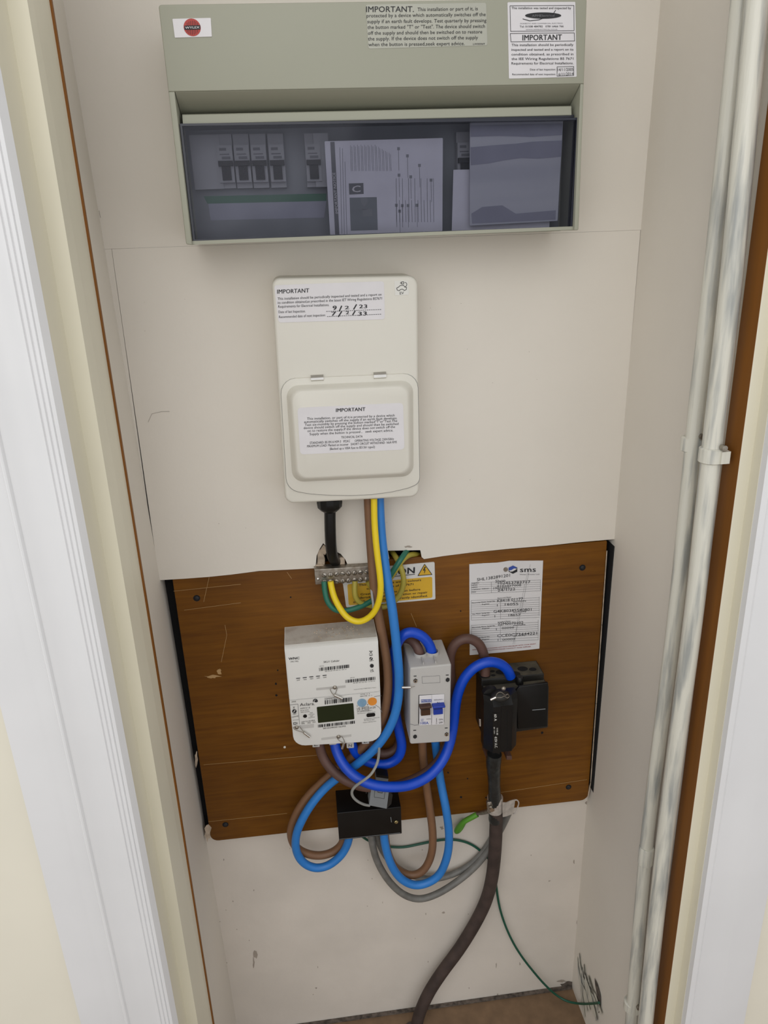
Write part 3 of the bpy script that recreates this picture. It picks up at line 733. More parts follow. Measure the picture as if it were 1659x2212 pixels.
poly(bm, [C4(930, 112), C4(1480, 100), C4(1478, 170), C4(1300, 182), C4(1100, 176), C4(930, 182)], -.076); poly(bm, [C4(935, 640), C4(1000, 600), C4(1120, 590), C4(1200, 640), C4(1440, 620), C4(1438, 676), C4(940, 700)], -.076)
part('dark_bands', bm, 'sleeve_dark', slv, smooth=False)  # darker wavy bands across the sleeve

# ================================================================ EV UNIT
C5 = cm(570, 580, 4.74); C6 = cm(590, 780, 4.88)
YE = -.060
ev = thing('ev_charger_unit', 'white wall box with lidded window and two printed notices', 'fuse box', PY(760, 1080, -.03))
bm = B(); panel_px(bm, [(586, 601), (903, 595), (906, 1074), (616, 1089)], 0.0, YE, [18, 22, 22, 22], .004)
part('enclosure', bm, 'ev_plastic', ev)
fl = [C6(75, 190), C6(1525, 128), C6(1546, 1290), C6(1420, 1340), C6(1250, 1380), C6(1040, 1408), C6(830, 1418), C6(600, 1415), C6(400, 1402), C6(145, 1360)]
def scaled(fl, k): 
    cx_ = sum(p[0] for p in fl) / len(fl); cy_ = sum(p[1] for p in fl) / len(fl); return [(cx_ + (p[0] - cx_) * k, cy_ + (p[1] - cy_) * k) for p in fl]
rr = [.020, .020, .016, .02, .03, .03, .03, .03, .02, .022]
bm = B(); prism(bm, q(YE - .0002, *scaled(fl, 1.004)), YE + .001, YE - .0003, rr, 0)
part('flap_gap', bm, 'clamp_grey', ev)
bm = B(); prism(bm, q(YE - .003, *fl), YE, YE - .003, rr, .0008)
flap = part('flap', bm, 'ev_plastic', ev)
def lofted(pts_o, pts_i, y0, y1, rc0, rc1, n=5):
    a = rounded(q(y0, *pts_o), rc0, 6); b = rounded(q(y1, *pts_i), rc1, 6); L = []
    for k in range(n + 1):
        t = k / n; s = 0.5 - 0.5 * math.cos(math.pi * t); yy = y0 + (y1 - y0) * math.sin(math.pi / 2 * t) ** 1.3
        tt = t
        L.append([Vector((p.x + (r.x - p.x) * tt, yy, p.y + (r.y - p.y) * tt)) for p, r in zip(a, b)])
    return L
bm = B(); loft(bm, lofted([C6(130, 255), C6(1480, 195), C6(1485, 1215), C6(200, 1280)], [C6(205, 330), C6(1405, 275), C6(1420, 1165), C6(275, 1225)], YE - .002, YE - .017, .016, .013))
part('raised_window', bm, 'ev_plastic', flap)
for a, b in (((400, 155), (530, 210)), ((1063, 124), (1192, 185))):
    bm = B(); p0 = C6(*a); p1 = C6(*b); pa = PY(p0[0], p1[1], YE - .006); pb = PY(p1[0], p0[1], YE - .006)
    profx(bm, [(YE, pb.z + .001), (YE - .003, pb.z + .001), (YE - .006, pb.z - .002), (YE - .006, pa.z + .001), (YE - .003, pa.z - .001), (YE, pa.z - .001)], pa.x, pb.x)
    part('hinge', bm, 'chrome', ev)
bm = B(); panel_px(bm, [(592, 616), (829.5, 607.4), (831.6, 689.7), (601.6, 697)], YE + .001, YE - .0005, 6)
l = part('inspection_label', bm, 'label_white', ev); Yt = YE - .0005
bm = B(); text(bm, 'IMPORTANT', (599, 634.4), (667.5, 631.7), 9, Yt, bold=.03)
for s, x0, y0, x1, y1 in (('This installation should be periodically inspected and tested and a report on', 599.5, 648, 824, 638.5), ('its condition obtained,as prescribed in the latest IET Wiring Regulations BS7671', 600, 656.5, 825, 647),
                          ('Requirements for Electrical Installations.', 601, 665, 711, 661), ('Date of last Inspection.', 601.6, 676.5, 660, 674.6), ('Recommended date of next inspection:', 602.7, 687.3, 703, 683)):
    text(bm, s, (x0, y0), (x1, y1), 5.6, Yt, bold=.004)
for (a, b) in (((705, 672.8), (825, 668.6)), ((706.7, 683.8), (825, 678.7))):
    for k in range(26):
        t = k / 26; t2 = t + .022; line(bm, [(a[0] + (b[0] - a[0]) * t, a[1] + (b[1] - a[1]) * t), (a[0] + (b[0] - a[0]) * t2, a[1] + (b[1] - a[1]) * t2)], 1.0, Yt)
part('printed_text', bm, 'ink', l, smooth=False)
bm = B(); text(bm, '9', (719, 670), (727, 669.5), 9.5, Yt, bold=.07); line(bm, [(733, 672), (738, 661)], 2.6, Yt); text(bm, '2', (745, 668), (754, 667.5), 7, Yt, bold=.06)
line(bm, [(764, 668), (770, 658)], 2.6, Yt); text(bm, '23', (776, 666), (793, 665.5), 8, Yt, bold=.06)
text(bm, '7', (716, 682), (726, 681.5), 8.5, Yt, bold=.07); line(bm, [(731, 684), (738, 673)], 2.6, Yt); text(bm, '2', (747, 679), (754, 678.5), 7, Yt, bold=.06)
line(bm, [(762, 680), (767, 672)], 2.6, Yt); text(bm, '33', (774, 682), (792, 681), 8.5, Yt, bold=.07)
part('handwriting', bm, 'ink', l, smooth=False)
bm = B(); panel_px(bm, [C5(1335, 128), C5(1478, 122), C5(1484, 270), C5(1342, 276)], YE + .001, YE - .0004, 1)
l = part('ev_label', bm, 'label_pale', ev)
bm = B(); text(bm, 'EV', C5(1392, 266), C5(1433, 263), 5.6, YE - .0004)
line(bm, [C5(*p) for p in ((1365, 220), (1360, 200), (1380, 190), (1395, 175), (1430, 172), (1445, 190), (1462, 195), (1458, 215), (1440, 225), (1420, 212), (1400, 214), (1385, 228), (1365, 220))], 1.1, YE - .0004)
line(bm, [C5(*p) for p in ((1440, 190), (1460, 178), (1465, 160), (1455, 145), (1440, 142))], 1.0, YE - .0004)
line(bm, [C5(*p) for p in ((1410, 160), (1432, 158), (1431, 135), (1411, 137))], 1.1, YE - .0004, closed=True); line(bm, [C5(1397, 143), C5(1411, 142)], 1, YE - .0004); line(bm, [C5(1397, 153), C5(1411, 152)], 1, YE - .0004)
part('printed_text', bm, 'ink', l, smooth=False)
YQ = YE - .0172
bm = B(); panel_px(bm, [C6(255, 492), C6(1370, 440), C6(1385, 932), C6(285, 985)], YQ + .003, YQ - .0002, 8)
l = part('warning_label', bm, 'label_white', ev); Yt = YQ - .0002
bm = B(); text(bm, 'IMPORTANT', (726, 890), (789, 887.4), 7.8, Yt, bold=.035)
for s, x0, y0, x1, y1, h in (('This installation. or part of it.is protected by a device which', 358, 620, 1280, 583, 5.2), ('automatically switches off the supply if an earth fault develops.', 327, 653, 1308, 612, 5.2), ('Test six-monthly by pressing the button marked"T"or"Test.The', 335, 685, 1308, 641, 5.2),
                             ('device should switch off the supply and should then be switched', 322, 717, 1322, 672, 5.2), ('on to restore the supply.If the device does not switch off the', 362, 748, 1285, 704, 5.2), ('Supply when the button is pressed ,   seek expert advice.', 385, 782, 1265, 741, 5.2),
                             ('TECHNICAL DATA', 717, 815, 943, 805, 4.8), ('STANDARD: BS EN 61439-3   IP2XC      OPERATING VOLTAGE: 230V/50Hz', 387, 875, 1272, 832, 5), ('MAXIMUM LOAD: Marked on incomer   SHORT CIRCUIT WITHSTAND: 16kA RMS', 358, 910, 1303, 865, 5), ('(Backed up a 100A fuse to BS1361 type2)', 597, 937, 1073, 915, 5)):
    text(bm, s, C6(x0, y0), C6(x1, y1), h, Yt, bold=.006)
part('printed_text', bm, 'ink', l, smooth=False)
# gland and flexible conduit
Cw = cm(600, 1060, 4.608)
gx = PY(712, 1090, -.033); zb_ = ev.location.z
bm = B(); z0 = PY(712, 1084, -.045).z
n = 24
def ribbed(r, z, k=.05): return [Vector((gx.x + r * (1 + (k if j % 2 else 0)) * math.cos(2 * math.pi * j / n), -.033 + r * (1 + (k if j % 2 else 0)) * math.sin(2 * math.pi * j / n), z)) for j in range(n)]
loft(bm, [ribbed(.0178, z0 + .006), ribbed(.0178, z0 - .004), ribbed(.0170, z0 - .011), ribbed(.0125, z0 - .0165), ribbed(.009, z0 - .019, 0)])
part('cable_gland', bm, 'black_plastic', ev)
bm = B(); pts = [Vector((gx.x, -.033, z0 - .017)), PY(713, 1130, -.032), PY(714, 1165, -.029), PY(716, 1190, -.021), PY(720, 1206, -.008), PY(728, 1216, .012), PY(738, 1220, .04)]
solo('flexible_conduit', tube(bm, pts, .0083, 20, 8), 'black_plastic', 'glossy black conduit running from the white box into the torn wall hole', 'conduit')

# ================================================================ CABLES
def cable(name, label, pts, r, m, cat='cable', group=None, n=16):
    P = [PX(x, y, .4625) if Y == 'wall' else PZ(x, y, .006) if Y is None else PY(x, y, Y) for x, y, Y in pts]
    return solo(name, tube(B(), P, r, n, 6), m, label, cat, group or {'meter_tail_cable': 'tails from the white wall box', 'earth_cable': 'earth cables at the terminal bar', 'supply_tail_cable': 'thick supply cables around the isolator', 'load_tail_cable': 'cables from the isolator to the junction box', 'sheathed_cable': 'grey sheathed cables', 'earth_wire': 'thin earth wires'}.get(name))
cable('meter_tail_cable', 'light blue tail looping from the white wall box to the black junction box', [(819, 1074, -.030), (821, 1120, -.034), (826, 1180, -.037), (836, 1250, -.046), (848, 1320, -.052), (857, 1400, -.056), (862, 1460, -.056), (859, 1520, -.056), (842, 1572, -.056), (812, 1615, -.055), (775, 1648, -.048),
      (742, 1671, -.035), (708, 1697, -.030), (678, 1730, -.034), (654, 1768, -.038), (640, 1803, -.038), (640, 1838, -.036), (656, 1864, -.034), (683, 1875, -.032), (712, 1868, -.030), (738, 1846, -.028), (751, 1822, -.027), (755, 1800, -.027), (756, 1780, -.027)], .0070, 'cable_light_blue')
cable('meter_tail_cable', 'brown tail running beside the light blue one from the white wall box', [(796, 1074, -.030), (798, 1120, -.031), (803, 1200, -.031), (811, 1290, -.035), (824, 1360, -.038), (836, 1430, -.040), (838, 1490, -.040), (829, 1545, -.040), (805, 1588, -.038), (775, 1622, -.032),
      (735, 1657, -.018), (700, 1686, -.014), (665, 1720, -.016), (640, 1758, -.020), (628, 1795, -.022), (636, 1826, -.020), (660, 1843, -.018), (690, 1848, -.016), (718, 1841, -.015), (738, 1824, -.015), (742, 1805, -.018), (743, 1785, -.020)], .0070, 'cable_brown')
cable('earth_cable', 'bright yellow and green earth cable looping under the brass terminal bar', [(808, 1076, -.046), (809, 1130, -.047), (814, 1190, -.052), (821, 1245, -.056), (822, 1280, -.056), (814, 1312, -.052), (798, 1333, -.048), (775, 1343, -.044), (752, 1335, -.040), (735, 1315, -.034), (722, 1290, -.028), (716, 1268, -.022), (714, 1256, -.020)], .0047, 'earth_bright')
cable('earth_cable', 'thin dark green and yellow earth wire curving left of the terminal bar', [(700, 1256, -.018), (702, 1278, -.022), (708, 1300, -.026), (722, 1316, -.028), (742, 1320, -.026), (768, 1314, -.022), (792, 1304, -.016), (812, 1290, -.012), (832, 1262, -.014), (850, 1232, -.016), (868, 1205, -.012), (882, 1184, .012), (890, 1170, .03)], .0042, 'earth_green')
cable('earth_cable', 'dull yellow earth wire bent down over the caution sign left half', [(767, 1255, -.014), (766, 1275, -.017), (769, 1292, -.018), (780, 1303, -.016), (800, 1308, -.012), (825, 1312, -.010), (848, 1302, -.011), (866, 1280, -.013), (872, 1255, -.014), (868, 1232, -.013), (860, 1212, -.008), (850, 1196, .010), (842, 1188, .03)], .0042, 'earth_old')
cable('earth_cable', 'dull earth wire arching out of the wall notch to the right end of the bar', [(795, 1256, -.014), (806, 1272, -.013), (822, 1270, -.012), (838, 1255, -.012), (852, 1236, -.013), (866, 1214, -.012), (880, 1201, -.002), (896, 1197, .010), (912, 1201, .028)], .0042, 'earth_old')
DB = 'cable_dark_blue'
cable('supply_tail_cable', 'royal blue cable arching into the top of the grey isolator', [(934, 1418, -.036), (929, 1396, -.036), (914, 1376, -.036), (892, 1366, -.036), (872, 1371, -.036), (857, 1392, -.032), (849, 1430, -.026), (848, 1480, -.025), (852, 1530, -.025), (861, 1575, -.026), (868, 1610, -.028), (860, 1636, -.028), (838, 1650, -.028), (810, 1650, -.030), (784, 1640, -.032), (766, 1622, -.032), (758, 1600, -.032)], .0080, DB, n=18)
cable('supply_tail_cable', 'dark brown cable behind the blue arch into the grey isolator', [(908, 1422, -.036), (903, 1400, -.034), (888, 1382, -.022), (868, 1380, -.012), (852, 1400, -.0085), (850, 1470, -.0085), (858, 1540, -.0085), (866, 1590, -.0085), (855, 1618, -.010), (833, 1628, -.012), (808, 1622, -.014), (795, 1600, -.018)], .0076, 'cable_dark_brown', n=18)
cable('supply_tail_cable', 'long royal blue cable sweeping from the meter under the isolator up to the cutout', [(722, 1598, -.032), (727, 1622, -.040), (742, 1652, -.054), (768, 1678, -.068), (804, 1695, -.078), (845, 1700, -.080), (885, 1696, -.076), (924, 1678, -.068), (953, 1648, -.058), (971, 1608, -.046), (980, 1560, -.040), (986, 1510, -.040), (1001, 1468, -.040), (1026, 1441, -.040), (1055, 1430, -.040), (1080, 1434, -.038), (1096, 1447, -.036), (1103, 1462, -.034)], .0082, DB, n=18)
cable('supply_tail_cable', 'dark brown cable shadowing the long blue one from meter to cutout', [(688, 1600, -.032), (696, 1632, -.036), (714, 1660, -.044), (742, 1683, -.052), (778, 1698, -.058), (815, 1701, -.060), (855, 1697, -.056), (895, 1683, -.048), (930, 1662, -.044), (956, 1630, -.036), (974, 1580, -.022), (978, 1520, -.016), (974, 1460, -.016), (972, 1418, -.018), (984, 1390, -.020), (1008, 1379, -.022), (1032, 1388, -.022), (1044, 1410, -.022), (1048, 1435, -.022), (1048, 1458, -.024)], .0078, 'cable_dark_brown', n=18)
cable('load_tail_cable', 'brown cable dropping from the isolator and looping to the black junction box', [(912, 1596, -.030), (914, 1640, -.022), (920, 1690, -.018), (929, 1750, -.020), (935, 1805, -.022), (932, 1845, -.022), (918, 1876, -.020), (896, 1890, -.018), (870, 1886, -.016), (848, 1866, -.016), (836, 1835, -.018), (832, 1805, -.022), (831, 1788, -.024)], .0070, 'cable_brown')
cable('load_tail_cable', 'light blue cable looping from the isolator base to the black junction box', [(940, 1596, -.030), (945, 1640, -.013), (952, 1690, -.017), (963, 1745, -.030), (970, 1800, -.034), (967, 1845, -.036), (952, 1885, -.036), (928, 1905, -.036), (896, 1912, -.036), (866, 1898, -.036), (845, 1868, -.036), (833, 1830, -.034), (829, 1800, -.032), (828, 1780, -.030)], .0072, 'cable_light_blue')
cable('sheathed_cable', 'grey sheathed cable hanging lowest below the black junction box', [(799, 1782, -.020), (803, 1815, -.018), (813, 1856, -.014), (836, 1898, -.012), (868, 1930, -.010), (904, 1942, -.010), (942, 1932, -.010), (984, 1907, -.006), (1024, 1874, .000), (1054, 1838, .004), (1078, 1798, .004), (1093, 1768, .002), (1100, 1752, -.001)], .0062, 'cable_grey')
cable('sheathed_cable', 'grey sheathed cable hanging just above its twin below the junction box', [(809, 1784, -.010), (816, 1815, -.004), (834, 1850, .002), (860, 1876, .004), (892, 1892, .006), (930, 1899, .006), (968, 1892, .008), (1004, 1876, .009), (1036, 1850, .010), (1060, 1815, .0105), (1078, 1775, .010)], .0058, 'cable_grey')
cable('earth_wire', 'thin dark green wire arching from the junction box toward the thick supply cable', [(775, 1802, -.002), (800, 1818, .010), (835, 1828, .014), (872, 1830, .016), (912, 1822, .016), (955, 1814, .016), (990, 1815, .016), (1018, 1824, .016), (1040, 1840, .016), (1060, 1862, .016), (1070, 1900, .016), (1079, 1960, .014), (1098, 2015, .010), (1124, 2062, .008), (1160, 2108, .006), (1184, 2134, .002), (1204, 2151, -.002), (1226, 2163, None), (1252, 2168, 'wall'), (1275, 2168, 'wall'), (1294, 2166, 'wall')], .0022, 'earth_thin', cat='wire')
cable('earth_wire', 'short bright green stub of earth wire bolted to the metal strap', [(1031, 1759, -.010), (1018, 1766, -.008), (1002, 1775, -.004), (990, 1788, .002), (986, 1796, .006), (994, 1790, .010), (1004, 1772, .012)], .0048, 'earth_stub', cat='wire')
cable('sensor_wire', 'thin grey wire curling from the meter to the grey clamp', [(818, 1596, -.046), (819, 1622, -.066), (815, 1648, -.083), (802, 1672, -.094), (785, 1686, -.096), (768, 1698, -.090), (760, 1710, -.084), (763, 1722, -.080), (774, 1732, -.076), (787, 1738, -.070), (798, 1740, -.066)], .0022, 'wire_grey', cat='wire', n=10)
cable('loose_wire', 'thin pale grey wire end hanging beside the brown tail under the terminal bar', [(800, 1252, -.018), (803, 1280, -.0405), (806, 1302, -.044), (807, 1316, -.044)], .0019, 'wire_white', cat='wire', n=10)
# thick supply cable with taped top
sup = thing('service_cable', 'thick dark brown incoming cable rising from the floor, black tape at top', 'cable', PZ(900, 2230, 0.002))
P = [PY(x, y, Y) for x, y, Y in ((1070, 1750, -.028), (1072, 1770, -.024), (1071, 1800, -.020), (1069, 1840, -.014), (1063, 1895, -.006), (1050, 1945, -.002), (1026, 1995, 0), (992, 2050, 0), (955, 2100, -.002), (926, 2145, -.006), (906, 2190, -.010), (896, 2230, -.014))]
P.append(Vector((P[-1].x - .01, P[-1].y - .004, .001)))
part('sheath', tube(B(), P, .0118, 20, 8), 'armour_brown', sup)
rnd = random.Random(8)
P = [PY(x, y, Y) for x, y, Y in ((1070, 1772, -.0245), (1069, 1745, -.029), (1068, 1710, -.034), (1067, 1675, -.038), (1066, 1650, -.040), (1068, 1628, -.042))]
part('tape', tube(B(), P, lambda t: .0106 + .0003 * math.sin(t * 23) + .0002 * math.sin(t * 61) + .0020 * min(1, max(0, t - .6) * 6) + .0010 * min(1, max(0, .15 - t) * 10), 18, 8), 'black_tape', sup)

# ================================================================ TERMINAL BAR
tb = thing('earth_terminal_bar', 'brass earth terminal bar with two rows of slotted screws', 'terminal block', PY(735, 1255, -.004))
YT = -.013
bm = B(); panel_px(bm, [Cw(362, 785), Cw(935, 750), Cw(940, 895), Cw(375, 937)], YB, YT, 1.5, .001)
part('bar', bm, 'dull_metal', tb)
for row, (ya, dy, h) in enumerate(((845, -4.9, 1), (912, -4.6, 1))):
    for k in range(8):
        x = 465 + k * 60; y = ya + dy * k if row == 0 else 915 - k * 4.6
        pxx = Cw(x, y); c = XZ(pxx[0], pxx[1], YT - .001); bm = B(); dome(bm, c, .0044, YT + .0002, .0022, 14)
        s = part('terminal_screw', bm, 'dull_metal', tb)
        bm = B(); ang = .6 + k * .9 + row; p_ = Cw(x, y); e_ = (math.cos(ang) * 4.6, math.sin(ang) * 4.6)
        line(bm, [(p_[0] - e_[0], p_[1] - e_[1]), (p_[0] + e_[0], p_[1] + e_[1])], 1.1, YT - .0024); part('slot', bm, 'ink', s, smooth=False)
pxx = Cw(400, 880); bm = B(); dome(bm, XZ(pxx[0], pxx[1], YT), .0026, YT, .0015); part('fixing_screw', bm, 'chrome', tb)
# caution sign
Cs = cm(740, 1180, 7.9); YS = YB - .0015
bm = B(); panel_px(bm, [(737, 1233), Cs(1570, 268), Cs(1585, 905), Cs(62, 1042)], YB, YS, 3)
sg = solo('caution_sign', bm, 'sign_white', 'white and yellow caution sign partly hidden behind the tail cables', 'sign')
bm = B(); panel_px(bm, [Cs(80, 650), Cs(1530, 520), Cs(1535, 878), Cs(105, 1010)], YS + .0005, YS - .0003, 4); part('yellow_field', bm, 'sign_yellow', sg)
bm = B(); poly(bm, [Cs(1400, 312), Cs(1522, 480), Cs(1290, 500)], YS, .0005); part('warning_triangle', bm, 'sign_yellow', sg, smooth=False)
bm = B(); Yt = YS - .0004
line(bm, [Cs(1400, 308), Cs(1525, 482), Cs(1288, 502)], 1.3, Yt, closed=True)
poly(bm, [Cs(1400, 350), Cs(1425, 352), Cs(1398, 395), Cs(1418, 398), Cs(1398, 468), Cs(1392, 440), Cs(1402, 412), Cs(1370, 418)], Yt)
text(bm, 'CAUTION', Cs(370, 545), Cs(1228, 460), 13.5, Yt, bold=.05); line(bm, [Cs(360, 572), Cs(1232, 478)], 1.2, Yt)
for s, x0, y0, x1, y1 in (('This installation has wiring colours', 278, 680, 1338, 592), ('to two versions of BS 7671', 410, 742, 1208, 664), ('Great care should be taken before', 308, 838, 1325, 752), ('undertaking extension, alteration or repair', 225, 902, 1448, 802), ('that all conductors are correctly identified.', 180, 972, 1452, 862)):
    text(bm, s, Cs(x0, y0), Cs(x1, y1), 4.6, Yt, bold=.03)
part('printed_text', bm, 'ink', sg, smooth=False)

# ================================================================ METER RECORD SHEET
Cp = cm(990, 1200, 8.295); YR = YB - .0012
bm = B()
top = [(198, 158), (450, 140), (700, 128), (920, 95), (1200, 95), (1520, 92)]; bot = [(205, 1785), (500, 1760), (760, 1738), (1000, 1715), (1230, 1692), (1452, 1668)]
rows = []
for j in range(9):
    t = j / 8; R_ = []
    for (a, b) in zip(top, bot):
        x, y = a[0] + (b[0] - a[0]) * t, a[1] + (b[1] - a[1]) * t
        p = Cp(x, y); R_.append(PY(p[0], p[1], YR))
    rows.append(R_)
vf = [[bm.verts.new(p) for p in R_] for R_ in rows]; vb = [[bm.verts.new(p + Vector((0, .0008, 0))) for p in R_] for R_ in rows]
for G in (vf, vb):
    for j in range(8):
        for i in range(5): bm.faces.new((G[j][i], G[j][i + 1], G[j + 1][i + 1], G[j + 1][i]))
for j in range(8):
    for i in (0, 5): bm.faces.new((vf[j][i], vf[j + 1][i], vb[j + 1][i], vb[j][i]))
for i in range(5):
    for j in (0, 8): bm.faces.new((vf[j][i], vf[j][i + 1], vb[j][i + 1], vb[j][i]))
sh = solo('meter_record_sheet', bm, 'paper', 'white handwritten meter record sheet pinned on the board at right', 'paper')
Yt = YR - .0002; bm = B()
text(bm, 'sms', Cp(1108, 298), Cp(1388, 292), 11, Yt, bold=.03)
for s, x0, x1, y in (('Supplier', 243, 378, 508), ('MPAN', 245, 338, 545), ('MPRN', 245, 338, 583), ('Customer Address', 245, 548, 622), ('Date', 245, 315, 665), ('Electricity Meter Serial No.', 245, 665, 860), ('Register', 425, 558, 885), ('Gas Meter Serial No.', 250, 567, 1062), ('Register', 425, 558, 1083), ('Electricity Meter Serial No.', 252, 665, 1300), ('Register', 430, 560, 1320), ('Gas Meter Serial No.', 240, 570, 1490), ('Register', 432, 558, 1515), ('Removed Meter', 705, 950, 775), ('Final Reading', 985, 1215, 838), ('Final Reading', 985, 1215, 1030), ('Installed Meter', 710, 940, 1203), ('Start Reading', 985, 1200, 1262), ('Start Reading', 985, 1195, 1455)):
    text(bm, s, Cp(x0, y), Cp(x1, y - (x1 - x0) * .085), 2.3, Yt, bold=.03)
part('printed_text', bm, 'ink', sh, smooth=False)
bm = B()
text(bm, 'SHL1382891201', Cp(335, 462), Cp(925, 378), 6.5, Yt); text(bm, 'Shon', Cp(665, 488), Cp(840, 468), 6, Yt); text(bm, '102453783717', Cp(712, 520), Cp(1290, 498), 6, Yt); text(bm, '4101027008', Cp(690, 568), Cp(1125, 548), 4.5, Yt)
text(bm, '19022022', Cp(632, 608), Cp(915, 590), 4.5, Yt); text(bm, '24/1/22', Cp(705, 648), Cp(1020, 622), 5.5, Yt)
text(bm, 'K8418 01177', Cp(698, 838), Cp(1160, 800), 6, Yt); line(bm, [Cp(700, 876), Cp(700, 912)], 1.0, Yt); text(bm, '16055', Cp(835, 895), Cp(1075, 888), 5, Yt)
text(bm, 'G4K80345540801', Cp(632, 1028), Cp(1310, 990), 6, Yt); line(bm, [Cp(655, 1072), Cp(655, 1108)], 1.0, Yt); text(bm, '18657', Cp(900, 1092), Cp(1115, 1082), 5, Yt)
text(bm, '22M0070102', Cp(708, 1255), Cp(1165, 1225), 6, Yt); line(bm, [Cp(682, 1304), Cp(682, 1340)], 1.0, Yt); text(bm, '00000', Cp(780, 1320), Cp(1000, 1306), 4, Yt)
text(bm, 'CCE0C73444221', Cp(698, 1465), Cp(1410, 1415), 6, Yt); line(bm, [Cp(712, 1494), Cp(712, 1530)], 1.0, Yt); text(bm, '00000', Cp(790, 1525), Cp(1015, 1510), 4, Yt)
part('handwriting', bm, 'ink', sh, smooth=False)
bm = B()
def tab(l, r, ys):
    for y in ys: line(bm, [Cp(l, y), Cp(r, y - (r - l) * .043)], .45, Yt)
tab(232, 1475, (492, 530, 568, 606, 645, 685)); tab(232, 1455, (808, 848, 890, 925, 962, 998, 1035, 1080, 1118, 1158)); tab(232, 1435, (1250, 1290, 1325, 1362, 1400, 1440, 1475, 1520, 1562))
for x, a, b in ((232, 492, 685), (592, 478, 672), (1472, 440, 632), (230, 808, 1158), (758, 790, 1140), (1450, 738, 1085), (235, 1250, 1562), (755, 1230, 1540), (1432, 1150, 1510)): line(bm, [Cp(x, a), Cp(x, b)], .45, Yt)
text(bm, 'Meter Assets Ltd', Cp(1105, 350), Cp(1450, 345), 2.6, Yt)
line(bm, [Cp(1290, 160), Cp(1150, 900), Cp(980, 1590)], .4, Yt); line(bm, [Cp(1240, 300), Cp(1060, 1150), Cp(1010, 1590)], .3, Yt)
part('table_lines', bm, 'ink_grey', sh, smooth=False)
bm = B(); text(bm, 'SHOULD YOU ENCOUNTER ANY FAULT/PROBLEM WITH YOUR SMART', Cp(255, 1700), Cp(1390, 1590), 2.0, Yt, bold=.03); text(bm, 'METER INSTALLATION PLEASE CONTACT YOUR SUPPLIER', Cp(340, 1722), Cp(1300, 1640), 2.0, Yt, bold=.03)
part('red_text', bm, 'ink_red', sh, smooth=False)
bm = B(); poly(bm, [Cp(980, 180), Cp(1057, 218), Cp(1057, 290), Cp(980, 327), Cp(903, 290), Cp(903, 218)], Yt)
lg = part('logo', bm, 'ink', sh, smooth=False)
bm = B(); poly(bm, [Cp(980, 180), Cp(1057, 218), Cp(990, 240), Cp(940, 270), Cp(903, 262), Cp(903, 218)], Yt - .0003); part('logo_wave', bm, 'ink_blue', sh, smooth=False)
bm = B(); poly(bm, [Cp(905, 270), Cp(950, 262), Cp(1000, 232), Cp(1054, 236), Cp(1035, 250), Cp(975, 285), Cp(930, 290)], Yt - .0005); part('logo_white_wave', bm, 'paper', sh, smooth=False)
bm = B(); c = Cp(848, 248); c = XZ(c[0], c[1], Yt); disc(bm, c, .0036, Yt + .0004, Yt - .0012); part('pin_head', bm, 'dull_metal', sh)

# ================================================================ SMART METER
Cm = cm(600, 1320, 6.381); YM = -.060
mt = thing('smart_meter', 'white smart electricity meter with dark screen on the board', 'electricity meter', PY(730, 1600, -.03))
zt = PY(700, 1350, 0).z; zs_l, zs_r = PY(*Cm(165, 1228), YM).z, PY(*Cm(1430, 1095), YM).z
xL, xR = PY(*Cm(95, 560), YM).x, PY(*Cm(1390, 560), YM).x; zs = (zs_l + zs_r) / 2
bm = B(); profx(bm, [(YB, zt), (YM + .010, zt), (YM + .005, zt - .0012), (YM + .0018, zt - .0035), (YM, zt - .009), (YM, zs + .0001), (YB, zs + .0001)], xL, xR)
bmesh.ops.bevel(bm, geom=[e for e in bm.edges if abs(e.verts[0].co.x - e.verts[1].co.x) < 1e-6 and e.calc_length() > .02 and abs(e.verts[0].co.y - YM) < 1e-4 and abs(e.verts[1].co.y - YM) < 1e-4], offset=.0015, segments=2, affect='EDGES')
part('communications_hub', bm, 'meter_white', mt)
bm = B(); box(bm, xL + .001, xR - .001, YB - .002, YM + .009, zt - .001, zt + .0003); part('dusty_top', bm, 'meter_top', mt, label='dusty grey top')
rnd = random.Random(6); bm = B()
for i in range(60):
    p = Vector((xL + .045 + rnd.random() * .075, -.012 - rnd.random() * .03, zt + .0006)); bmesh.ops.create_icosphere(bm, subdivisions=1, radius=rnd.uniform(.0003, .0014), matrix=Matrix.Translation(p))
part('plaster_crumbs', bm, 'plaster', mt)
zb_ = PY(730, 1606, YM).z
bm = B(); prism(bm, [(xL, zs - .0003), (xR, zs - .0003), (xR - .0015, PY(*Cm(1450, 1790), YM).z), (xL + .0005, PY(*Cm(250, 1862), YM).z)], YB, YM, [0.0005, 0.0005, .019, .019], .0009)
part('meter_body', bm, 'meter_white', mt)
Yt = YM - .0004
bm = B(); panel_px(bm, [Cm(538, 1325), Cm(1042, 1270), Cm(1056, 1490), Cm(556, 1543)], YM + .001, YM - .0006, 2); part('display', bm, 'lcd', mt, label='dark green display')
for cc, r_, mm, nn in (((1160, 1262), .0072, 'port_blue', 'optical_port'), ((1303, 1243), .0070, 'orange', 'orange_button')):
    bm = B(); c = XZ(*Cm(*cc), YM); disc(bm, c, r_, YM + .001, YM - .0012, 26); part(nn, bm, mm, mt)
bm = B(); panel_px(bm, [Cm(1222, 1418), Cm(1342, 1405), Cm(1345, 1450), Cm(1225, 1465)], YM + .001, YM - .0010, 3.4); part('sensor_window', bm, 'black_plastic', mt)
bm = B(); disc(bm, XZ(*Cm(376, 1446), YM), .0030, YM + .001, YM - .0008, 18); part('led', bm, 'black_plastic', mt)
bm = B()
